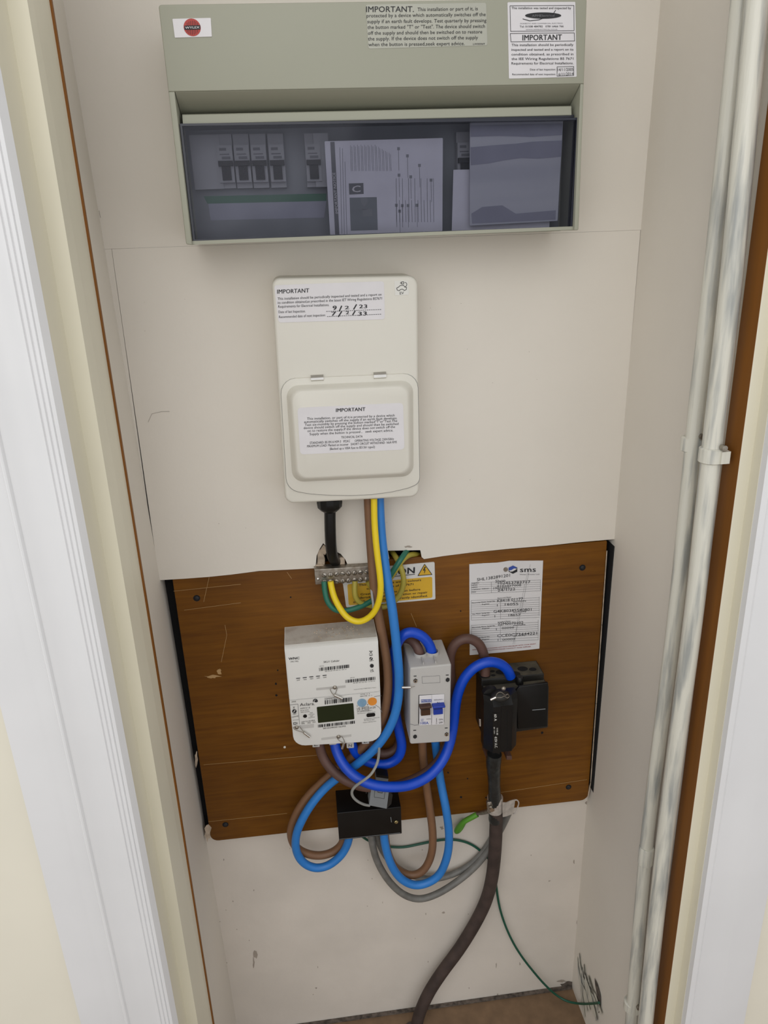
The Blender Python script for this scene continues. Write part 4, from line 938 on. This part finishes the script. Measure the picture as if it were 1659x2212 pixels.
text(bm, 'WNC', Cm(150, 675), Cm(298, 662), 5.0, Yt, bold=.05); text(bm, 'UMC-TP02', Cm(175, 708), Cm(282, 700), 2.6, Yt)
text(bm, 'SKU1 Cellular', Cm(632, 716), Cm(852, 695), 4.0, Yt)
bars(bm, Cm(572, 828), Cm(985, 782), (-.2, -7), Yt, 46, 3); bars(bm, Cm(935, 992), Cm(1345, 948), (-.2, -6.6), Yt, 46, 4); bars(bm, Cm(650, 1288), Cm(1022, 1245), (-.2, -9), Yt, 34, 5); bars(bm, Cm(556, 1606), Cm(1068, 1550), (-.2, -6), Yt, 46, 6)
text(bm, '98 09 0F 04 00 A1 00 21', Cm(650, 838), Cm(945, 808), 1.8, Yt); text(bm, '20 8F 00 A2 00 13 00 41', Cm(1040, 1000), Cm(1340, 970), 1.8, Yt); text(bm, 'CSP ID', Cm(575, 768), Cm(635, 762), 1.8, Yt); text(bm, 'GPF ID', Cm(998, 928), Cm(1058, 920), 1.8, Yt)
for k, s in enumerate(('SW', 'WAN', 'MESH', 'HAN', 'GAS')):
    x = 281 + k * 91; y = 928 - k * 10; line(bm, [Cm(x - 25, y + 2), Cm(x + 25, y - 3)], 1.5, Yt); text(bm, s, Cm(x - 18, y + 36), Cm(x + 26, y + 30), 2.4, Yt)
text(bm, 'Version D1 NSG/179A02 Made in Taiwan', Cm(1048, 1088), Cm(1352, 1058), 1.6, Yt)
text(bm, 'Aclara.', Cm(305, 1312), Cm(510, 1295), 6.3, Yt)
for k, a in enumerate((0, 1)): 
    c_ = Cm(518 + 14 * a, 1236 - 0 * a); blob(bm, Cm(528, 1243), 4.0 if a else 0.1, 2.6, Yt, k, 12, .1)
line(bm, [Cm(*p) for p in ((490, 1250), (494, 1228), (512, 1216), (535, 1220), (546, 1238))], 1.8, Yt)
for s, x0, y0, x1, y1, h in (('MM05', 192, 1262, 250, 1254, 2.4), ('SGM1411-B', 312, 1352, 445, 1338, 2.6), ('BS EN 50470', 314, 1380, 425, 1368, 1.8), ('2000 imp/kWh', 316, 1403, 440, 1390, 1.8), ('1000', 440, 1412, 484, 1406, 1.8), ('imp/kWh', 425, 1434, 505, 1426, 1.8), ('1000', 445, 1456, 487, 1450, 1.8), ('imp/kvarh', 425, 1478, 510, 1466, 1.8), ('230V 0.5-10(100)A', 325, 1540, 512, 1514, 2.8), ('50Hz      2022    2CA', 325, 1562, 520, 1538, 2.8),
                             ('22M0070102', 645, 1222, 850, 1202, 3.6), ('001D24020126393', 625, 1628, 935, 1596, 3.0), ('A', 1088, 1318, 1103, 1316, 2.4), ('B', 1232, 1302, 1246, 1298, 2.6), ('ACTIVE  -O-  R', 1140, 1158, 1268, 1146, 2.2), ('REACTIVE  -O-  S', 1140, 1185, 1298, 1168, 2.2),
                             ('UK', 1092, 1352, 1142, 1346, 3), ('CA', 1092, 1374, 1142, 1368, 3), ('M22', 1165, 1358, 1252, 1348, 4), ('0120', 1268, 1350, 1348, 1338, 4), ('0120/SGS0011', 1095, 1398, 1298, 1378, 2.8), ('METROLOGY V 000 01 01.00', 1098, 1422, 1345, 1396, 1.6), ('For Settlement to Radian (31)', 1190, 1498, 1402, 1470, 1.8), ('BS10 Security, Spain.', 1192, 1516, 1335, 1500, 1.8), ('Property of SMS Meter Assets', 1178, 1544, 1358, 1524, 1.8), ('UK', 1275, 825, 1322, 818, 3.2), ('CA', 1275, 846, 1325, 838, 3.2), ('ZigBee', 1262, 695, 1322, 686, 2.4), ('ZigBee', 205, 1428, 262, 1420, 2.0), ('myDLMS', 190, 1470, 285, 1456, 2.6)):
    text(bm, s, Cm(x0, y0), Cm(x1, y1), h, Yt, bold=.008)
line(bm, [Cm(1158, 1326), Cm(1255, 1316), Cm(1258, 1358), Cm(1160, 1368)], .5, Yt, closed=True)
line(bm, [Cm(1262, 550), Cm(1305, 595)], .8, Yt); line(bm, [Cm(1305, 550), Cm(1262, 598)], .8, Yt); line(bm, [Cm(1265, 556), Cm(1302, 553)], .9, Yt); line(bm, [Cm(1265, 612), Cm(1305, 607)], 1.3, Yt)
blob(bm, Cm(1287, 655), 3.4, 3.4, Yt, 1, 14, 0); blob(bm, Cm(1297, 755), 4.2, 4.2, Yt, 1, 14, 0); blob(bm, Cm(229, 1382), 4.8, 4.4, Yt, 1, 14, 0)
line(bm, [Cm(218, 1540), Cm(254, 1536), Cm(255, 1560), Cm(220, 1564)], 1.0, Yt, closed=True); line(bm, [Cm(270, 1535), Cm(271, 1560)], .7, Yt)
line(bm, [Cm(212, 1318), Cm(232, 1345)], .6, Yt); line(bm, [Cm(232, 1316), Cm(212, 1347)], .6, Yt)
part('printed_text', bm, 'ink', mt, smooth=False)
bm = B(); line(bm, [Cm(1278, 668), Cm(1297, 640)], 1.2, Yt - .0003); line(bm, [Cm(219, 1396), Cm(238, 1366)], 1.3, Yt - .0003); part('icon_slashes', bm, 'meter_white', mt, smooth=False)
bm = B(); line(bm, [Cm(165, 1295), Cm(275, 1283)], .7, Yt); line(bm, [Cm(278, 1283), Cm(300, 1560)], .7, Yt); line(bm, [Cm(1345, 1295), Cm(1400, 1330), Cm(1440, 1395)], .7, Yt); line(bm, [Cm(1330, 1180), Cm(1428, 1165)], .7, Yt)
line(bm, [Cm(205, 1508), Cm(288, 1498)], .5, Yt)
part('mould_lines', bm, 'ink_grey', mt, smooth=False)
# seal slots
for a in (((530, 1078), (935, 1040), 5), ((300, 1600), (498, 1580), 8), ((600, 1765), (1015, 1715), 5)):
    bm = B(); p0, p1 = Cm(*a[0]), Cm(*a[1]); h = a[2]
    panel_px(bm, [(p0[0], p0[1] - h / 2), (p1[0], p1[1] - h / 2), (p1[0], p1[1] + h / 2), (p0[0], p0[1] + h / 2)], YM + .001, YM - .0003, 1); part('seal_recess', bm, 'iso_grey', mt)
# terminal tags below
for x, y, s in ((682, 1609, 'L'), (718, 1604, 'N'), (756, 1611, 'N'), (789, 1602, 'L')):
    bm = B(); panel_px(bm, [(x - 8, y - 14), (x + 8, y - 15), (x + 9, y + 5), (x - 7, y + 6)], -.030, -.048, 2, .001); tg = part('terminal_tag', bm, 'iso_grey', mt)
    bm = B(); text(bm, s, (x - 3, y + 3), (x + 4, y + 2), 6, -.048); part('letter', bm, 'ink', tg, smooth=False)

# wire seals
def seal(label, head, loop, crimp, Y, mc='chrome'):
    t = thing('wire_seal', label, 'seal', PY(crimp[1][0], crimp[1][1], Y - .003), 'wire seals on the meter, switch and cutout')
    if head:
        c = XZ(head[0], head[1], Y); bm = B(); dome(bm, c, .0036, Y + .0005, .0028); part('screw', bm, 'dull_metal', t)
    part('wire_loop', tube(B(), [PY(x, y, Y - .0035) for x, y in loop], .0005, 8, 6), 'dull_metal', t)
    part('crimp', tube(B(), [PY(x, y, Y - .004) for x, y in crimp], .0021, 12), mc, t)
seal('twisted wire seal on a round screw at the middle of the meter', Cm(787, 1053), [Cm(760, 1062), Cm(725, 1070), Cm(735, 1110), Cm(775, 1160), Cm(800, 1120), Cm(822, 1060)], [Cm(775, 1155), Cm(890, 1205)], YM)
seal('wire seal at the lower left corner of the meter', Cm(262, 1602), [Cm(250, 1590), Cm(215, 1605), Cm(245, 1640), Cm(340, 1670), Cm(365, 1680), Cm(330, 1630), Cm(292, 1585)], [Cm(358, 1672), Cm(442, 1735)], YM)
seal('wire seal hanging under the bottom edge of the meter', Cm(838, 1732), [Cm(850, 1722), Cm(885, 1730), Cm(925, 1810), Cm(905, 1820), Cm(840, 1780), Cm(812, 1735)], [Cm(915, 1815), Cm(888, 1895)], YM)

# ================================================================ ISOLATOR
Ci = cm(840, 1330, 7.135); YO = -.070
iso = thing('isolator_switch', 'grey isolator box with brown and blue switch levers', 'switch', PY(930, 1600, -.035))
bm = B(); F = q(YO, Ci(325, 770), Ci(965, 735), Ci(940, 1945), Ci(325, 1985)); ztp = PY(*Ci(590, 452), -.012).z
F[0] = (F[0][0], ztp - .002); F[1] = (F[1][0], ztp - .002)
prism(bm, F, YB, YO, [.003, .003, .004, .004], .0025)
part('enclosure', bm, 'iso_grey', iso)
for cxp in ((908, 1412), (934, 1410)):
    c = PY(cxp[0], cxp[1], -.036); bm = B()
    n = 20
    loops = [[Vector((c.x + r * math.cos(2 * math.pi * k / n), -.036 + r * math.sin(2 * math.pi * k / n), z)) for k in range(n)] for r, z in ((.0108, ztp - .003), (.0104, ztp + .0035), (.0092, ztp + .0035), (.0086, ztp - .002))]
    loft(bm, loops); part('cable_entry', bm, 'iso_grey', iso)
    bm = B(); box(bm, c.x - .0007, c.x + .0007, -.047, -.064, ztp - .003, ztp + .0018); part('rib', bm, 'iso_grey', iso)
for k, p in enumerate(((408, 1000), (905, 985), (403, 1860), (888, 1825))):
    c = XZ(*Ci(*p), YO); bm = B(); o6 = [(c[0] + .0048 * math.cos(a), c[1] + .0058 * math.sin(a)) for a in [math.pi / 3 * j + math.pi / 6 for j in range(6)]]; i6 = [(c[0] + .0036 * math.cos(a), c[1] + .0044 * math.sin(a)) for a in [math.pi / 3 * j + math.pi / 6 for j in range(6)]]
    frame(bm, o6, i6, YO + .001, YO - .0008); hs = part('screw_socket', bm, 'iso_grey', iso)
    bm = B(); prism(bm, i6, YO + .001, YO - .0003); part('socket_hole', bm, 'ink', hs)
    if k in (0, 3):
        bm = B(); disc(bm, (c[0], c[1] - .0008), .0030, YO, YO - .0010, 18); part('screw', bm, 'chrome', iso)
        bm = B(); disc(bm, (c[0], c[1] - .0008), .0014, YO - .0009, YO - .0013, 12); part('screw_recess', bm, 'ink', iso)
    bm = B(); pp = Ci(p[0] - 4, p[1] - (68 if k < 2 else 92)); line(bm, [(pp[0] - 2.6, pp[1]), (pp[0] + 2.6, pp[1] - .3)], 1.8, YO); part('arrow_mark', bm, 'ink', iso, smooth=False)
bm = B(); line(bm, [Ci(510, 940), Ci(785, 925), Ci(790, 1030), Ci(518, 1045)], .5, YO, closed=True); line(bm, [Ci(330, 1672), Ci(395, 1688), Ci(465, 1682)], .8, YO); part('mould_lines', bm, 'ink_grey', iso, smooth=False)
bm = B(); panel_px(bm, [Ci(458, 1224), Ci(856, 1206), Ci(852, 1640), Ci(452, 1668)], YO + .001, YO - .0003); part('window_gap', bm, 'ink', iso)
YW = YO - .0015
mods = []
for a in (([470, 1236], [662, 1225], [655, 1683], [468, 1692]), ([664, 1224], [856, 1213], [848, 1676], [662, 1684])):
    bm = B(); panel_px(bm, [Ci(*p) for p in a], YO, YW, 0, .0004); mods.append(part('switch_module', bm, 'label_white', iso))
for md, mm, (x0, x1, x2, x3, y0, y1, y2) in ((mods[0], 'toggle_brown', (478, 662, 497, 640, 1400, 1450, 1545)), (mods[1], 'toggle_blue', (678, 872, 690, 832, 1390, 1442, 1530))):
    bm = B(); A = PY(*Ci(x0, y1), YW - .010); Bq = PY(*Ci(x1, y0), YW - .010); prism(bm, [(A.x, A.z), (Bq.x, A.z), (Bq.x, Bq.z), (A.x, Bq.z)], YW, YW - .010, .0015, .0012)
    A = PY(*Ci(x2, y2), YW - .004); Bq = PY(*Ci(x3, y1 - 5), YW - .004); prism(bm, [(A.x, A.z), (Bq.x, A.z), (Bq.x, Bq.z), (A.x, Bq.z)], YW, YW - .004)
    part('lever', bm, mm, md)
bm = B(); poly(bm, [Ci(497, 1294), Ci(655, 1288), Ci(656, 1330), Ci(498, 1337)], YW); text(bm, '100A', Ci(490, 1676), Ci(612, 1672), 5.6, YW, bold=.02); text(bm, '240V', Ci(492, 1606), Ci(540, 1604), 2.0, YW); text(bm, '50Hz', Ci(492, 1628), Ci(535, 1626), 2.0, YW)
part('blue_print', bm, 'ink_blue', mods[0], smooth=False)
bm = B(); text(bm, 'PROTEUS', Ci(503, 1327), Ci(650, 1321), 3.6, YW - .0004, bold=.03); part('logo_text', bm, 'label_white', mods[0], smooth=False)
bm = B(); text(bm, 'LBDM-100', Ci(500, 1372), Ci(620, 1366), 2.2, YW); text(bm, 'AC22A', Ci(580, 1602), Ci(648, 1598), 2.2, YW); part('black_print', bm, 'ink', mods[0], smooth=False)
bm = B(); text(bm, 'BSEN60947-3', Ci(698, 1308), Ci(838, 1300), 2.2, YW); text(bm, 'N', Ci(745, 1362), Ci(775, 1360), 4.8, YW); text(bm, 'ON', Ci(770, 1614), Ci(832, 1611), 3.6, YW); text(bm, 'OFF', Ci(770, 1662), Ci(832, 1658), 3.6, YW)
line(bm, [Ci(735, 1580), Ci(736, 1640)], .9, YW); text(bm, 'O', Ci(725, 1668), Ci(745, 1667), 2.8, YW); part('black_print', bm, 'ink', mods[1], smooth=False)
seal('metal wire seal sticking out left of the grey isolator', None, [Ci(400, 1090), Ci(360, 1100), Ci(330, 1105), Ci(300, 1104)], [Ci(200, 1106), Ci(335, 1104)], YO - .001)

# ================================================================ CUTOUT
Cc = cm(1000, 1420, 8.295); YC = -.055
co = thing('service_cutout', 'dusty black supply cutout with fuse carrier right of the isolator', 'fuse holder', PY(1110, 1590, -.03))
zt = PY(*Cc(700, 330), -.030).z
fr = PY(*Cc(1545, 440), YC); fb = PY(*Cc(1525, 1262), YC); fl_ = PY(*Cc(395, 560), YC); flb = PY(*Cc(400, 1500), YC)
bm = B(); prism(bm, [(fl_.x, zt - .012), (fr.x, zt - .012), (fb.x, fb.z), (PY(*Cc(960, 1310), YC).x, fb.z - .002), (PY(*Cc(960, 1310), YC).x, flb.z - .006), (fl_.x, flb.z)], YB, YC, .002, .0015)
part('base', bm, 'dusty_black', co)
bm = B(); prism(bm, [(fl_.x + .001, zt - .013), (fr.x - .001, zt - .013), (fr.x - .002, zt - .0115), (fl_.x + .002, zt - .0115)], YB, YC + .002); part('dusty_ledge', bm, 'dusty_top', co)
bm = B(); prism(bm, [(fl_.x - .001, zt - .012), (PY(*Cc(1455, 300), -.036).x, zt - .012), (PY(*Cc(1455, 300), -.036).x, zt), (fl_.x - .001, zt)], YB, -.036, .001, .001)
tp = part('cover_plate', bm, 'dusty_black', co)
bm = B(); box(bm, fl_.x, PY(*Cc(1450, 300), -.036).x - .001, YB - .001, -.0345, zt - .0002, zt + .0003); part('dust', bm, 'dusty_top', tp)
for (x, y, r_) in ((390, 330, .0095), (680, 265, .0085), (530, 250, .004), (545, 322, .0038), (920, 300, .010), (1070, 205, .0085), (1250, 215, .0062)):
    c = PZ(*Cc(x, y), zt + .0004); n = 18; bm = B()
    bm.faces.new([bm.verts.new((c.x + r_ * math.cos(2 * math.pi * k / n), c.y + r_ * .8 * math.sin(2 * math.pi * k / n), zt + .0006)) for k in range(n)]); part('cable_hole', bm, 'black_void', tp, smooth=False)
bm = B(); c = PY(*Cc(1010, 370), -.038); lathe(bm, (c.x, -.040), [(.0062, zt - .014), (.0062, zt - .0), (.0050, zt + .002)]); part('cover_screw', bm, 'black_plastic', co)
# raised right-hand block front
bm = B(); panel_px(bm, [Cc(950, 600), Cc(1010, 530), Cc(1530, 455), Cc(1515, 1240), Cc(985, 1290)], YC + .001, YC - .003, 2, .001); part('neutral_block', bm, 'black_plastic', co)
bm = B(); line(bm, [Cc(1245, 945), Cc(1475, 925)], 1.6, YC - .003); part('moulded_slot', bm, 'clamp_grey', co, smooth=False)
# fuse carrier
YK = -.088
bm = B()
def sect(zc, pts): return [Vector((x, y, zc)) for x, y in pts]
xa = PY(*Cc(530, 1200), YK).x; xb = PY(*Cc(890, 1200), YK).x; zt1 = PY(*Cc(700, 880), YK).z; zt0 = PY(*Cc(700, 680), YK + .015).z; zb1 = PY(*Cc(750, 1770), YK).z
pf = [(xa - .010, YC), (xa - .010, YK + .016), (xa, YK + .002), (xa + .001, YK), (xa + .013, YK), (xa + .014, YK + .001), (xb, YK + .001), (xb + .001, YK + .003), (xb + .011, YK + .014), (xb + .011, YC)]
pf2 = [(xa - .008 + (p[0] - xa + .008) * 1.0, YC + (p[1] - YC) * .62) for p in pf]
pf3 = [(xa + (p[0] - xa) * .75 + .004, YC + (p[1] - YC) * .70) for p in pf]
loft(bm, [sect(zt0, pf2), sect(zt1 + .004, [(p[0], YC + (p[1] - YC) * .85) for p in pf]), sect(zt1, pf), sect(zb1 + .008, pf), sect(zb1, pf3)])
fc = part('fuse_carrier', bm, 'black_plastic', co)
bm = B(); c = PY(*Cc(700, 800), YK + .006)
bmesh.ops.create_uvsphere(bm, u_segments=20, v_segments=12, radius=.0125, matrix=Matrix.Translation((c.x, -.072, c.z + .004)) @ Matrix.Diagonal((1.25, .9, .8, 1))); part('carrier_shoulder', bm, 'dusty_black', fc)
bm = B(); c = PY(*Cc(440, 560), YC); disc(bm, (c.x + .003, c.z - .006), .0125, YC, YC - .010, 24); part('left_boss', bm, 'dusty_black', co)
bm = B(); panel_px(bm, [Cc(530, 990), Cc(655, 1000), Cc(660, 1740), Cc(535, 1690)], YK + .0005, YK - .0004); lb = part('rating_label', bm, 'black_plastic', fc)
bm = B(); text(bm, '60 A', Cc(560, 1020), Cc(562, 1140), (5.5, 0), YK - .0005, bold=.02); text(bm, 'BS 1361', Cc(550, 1250), Cc(556, 1370), (2.6, 0), YK - .0005); text(bm, 'TYPE IIB', Cc(598, 1260), Cc(602, 1390), (3.4, 0), YK - .0005); text(bm, '415V A.C.', Cc(566, 1420), Cc(572, 1625), (5.5, 0), YK - .0005, bold=.02)
part('gold_lettering', bm, 'label_pale', lb, smooth=False)
bm = B(); line(bm, [Cc(795, 950), Cc(795, 1745)], .7, YK + .0008); part('groove', bm, 'black_void', fc, smooth=False)
for a in ((430, 1790, 500, 1860), (780, 1770, 880, 1840)):
    bm = B(); panel_px(bm, [Cc(a[0], a[1]), Cc(a[2], a[1]), Cc(a[2], a[3]), Cc(a[0], a[3])], YB, -.030, 2, .001); part('wax_fill', bm, 'cable_dark_brown', co)
bm = B(); c = PY(*Cc(305, 1130), -.030); tube(bm, [Vector((fl_.x - .0004, -.028, PX(*Cc(305, 1070), fl_.x).z)), Vector((fl_.x - .0004, -.030, PX(*Cc(315, 1215), fl_.x).z))], .003, 10); part('side_screw', bm, 'chrome', co)
seal('looped wire seal with a silver crimp on the fuse carrier', Cc(730, 560), [Cc(590, 715), Cc(610, 650), Cc(680, 620), Cc(760, 680), Cc(800, 655), Cc(830, 700), Cc(790, 730), Cc(740, 690), Cc(690, 720), Cc(590, 720)], [Cc(495, 760), Cc(590, 715)], -.088, 'chrome')

# metal earth strap round the service cable
Ct = cm(980, 1700, 9.76)
stp = thing('earth_clamp', 'crumpled metal earth strap wrapped round the taped service cable', 'clamp', PY(1070, 1765, -.03))
c = PY(1069, 1751, -.0275); bm = B(); n = 20; zc0, zc1 = PY(1069, 1765, -.042).z, PY(1069, 1734, -.042).z
loft(bm, [[Vector((c.x + r_ * math.cos(2 * math.pi * k / n), c.y + r_ * math.sin(2 * math.pi * k / n), z)) for k in range(n)] for r_, z in ((.0122, zc0), (.0136, zc0 + .001), (.0136, zc1 - .001), (.0122, zc1))])
part('band', bm, 'foil_metal', stp)
bm = B()
tail = [((1030, 325), (1035, 635)), ((1110, 330), (1110, 620)), ((1200, 290), (1190, 590)), ((1300, 262), (1255, 570))]
vs = []
for i, (a, b) in enumerate(tail):
    Yp = -.040 + i * .004; vs.append([PY(*Ct(*a), Yp), PY(*Ct(*b), Yp), PY(*Ct(*b), Yp) + Vector((0, .0012, 0)), PY(*Ct(*a), Yp) + Vector((0, .0012, 0))])
loft(bm, vs); part('tail', bm, 'foil_metal', stp)
bm = B(); tube(bm, [PY(*Ct(*p), -.028) for p in ((1290, 275), (1335, 275), (1372, 330), (1350, 420), (1300, 560), (1262, 560))], .0012, 8); part('folded_edge', bm, 'foil_metal', stp)
bm = B(); cb = PY(*Ct(800, 455), -.044); bmesh.ops.create_cone(bm, cap_ends=True, segments=6, radius1=.0045, radius2=.0045, depth=.006, matrix=Matrix.Translation((cb.x, -.045, cb.z)) @ Matrix.Rotation(math.pi / 2, 4, 'X')); part('bolt', bm, 'chrome', stp)
bm = B(); tube(bm, [PY(*Ct(750, 500), -.040), PY(*Ct(620, 540), -.024), PY(*Ct(500, 555), -.012)], lambda t: .0042 - .0008 * t, 12); part('cable_lug', bm, 'dull_metal', stp)
bm = B(); panel_px(bm, [Ct(700, 330), Ct(850, 310), Ct(870, 500), Ct(720, 520)], -.034, -.040, 3, .001); part('lock_plate', bm, 'dull_metal', stp)

# ================================================================ JUNCTION BOX
Ch = cm(720, 1640, 10.37); YH = -.050
jb = thing('junction_box', 'glossy black two-way junction box at the bottom edge of the board', 'junction box', PY(800, 1805, -.02))
F = q(YH, Ch(90, 1210), Ch(1515, 1068), Ch(1535, 1668), Ch(130, 1815))
bm = B(); prism(bm, F, YB, YH, .001, .0008); part('case', bm, 'black_plastic', jb)
bm = B(); dome(bm, XZ(*Ch(1410, 1410), YH), .0034, YH, .0018, 18); sc_ = part('brass_screw', bm, 'brass', jb)
bm = B(); line(bm, [Ch(1385, 1430), Ch(1440, 1385)], 1.0, YH - .0018); part('slot', bm, 'ink', sc_, smooth=False)
bm = B(); line(bm, [Ch(1288, 1300), Ch(1302, 1410)], 1.2, YH); line(bm, [Ch(140, 1795), Ch(1500, 1650)], .8, YH); part('pale_lines', bm, 'clamp_grey', jb, smooth=False)  # short pale slot mark and a pale line along the lower edge
bm = B(); zt = (F[0][1] + F[1][1]) / 2 + .0002
c = PZ(*Ch(740, 740), zt + .003)
for a, b in (((735, 770), (740, 725)), ((740, 725), (785, 722))):
    p0 = PZ(*Ch(*a), zt + .003); p1 = PZ(*Ch(*b), zt + .003); d = Vector((p1.x - p0.x, p1.y - p0.y, 0)); nn = Vector((-d.y, d.x, 0)).normalized() * .0005
    bm.faces.new([bm.verts.new(v) for v in (p0 + nn, p1 + nn, p1 - nn, p0 - nn)])
part('moulded_letter', bm, 'clamp_grey', jb, smooth=False)
# current clamp
cl = thing('current_clamp', 'small grey square current clamp behind the long royal blue cable', 'sensor', PY(818, 1745, -.06))
YX = -.068
bm = B(); panel_px(bm, [Ch(850, 640), Ch(1250, 700), Ch(1200, 1115), Ch(800, 1038)], -.046, YX, 1.2, .0008); part('body', bm, 'clamp_grey', cl)
bm = B(); panel_px(bm, [Ch(955, 395), Ch(1235, 430), Ch(1215, 560), Ch(950, 530)], -.044, -.058, 1); part('upper_jaw', bm, 'clamp_grey', cl)
bm = B(); panel_px(bm, [Ch(965, 345), Ch(1235, 380), Ch(1235, 440), Ch(960, 400)], -.044, -.060, 1); part('cap', bm, 'black_plastic', cl)
bm = B(); line(bm, [Ch(935, 655), Ch(915, 850), Ch(1140, 885), Ch(1165, 690)], .6, YX); line(bm, [Ch(1005, 670), Ch(995, 740), Ch(1095, 760), Ch(1108, 690)], .9, YX); part('latch_outline', bm, 'ink', cl, smooth=False)
bm = B(); panel_px(bm, [Ch(1245, 720), Ch(1330, 800), Ch(1300, 1000), Ch(1205, 1100)], -.046, YX + .002, .5); part('side_panel', bm, 'dusty_black', cl)
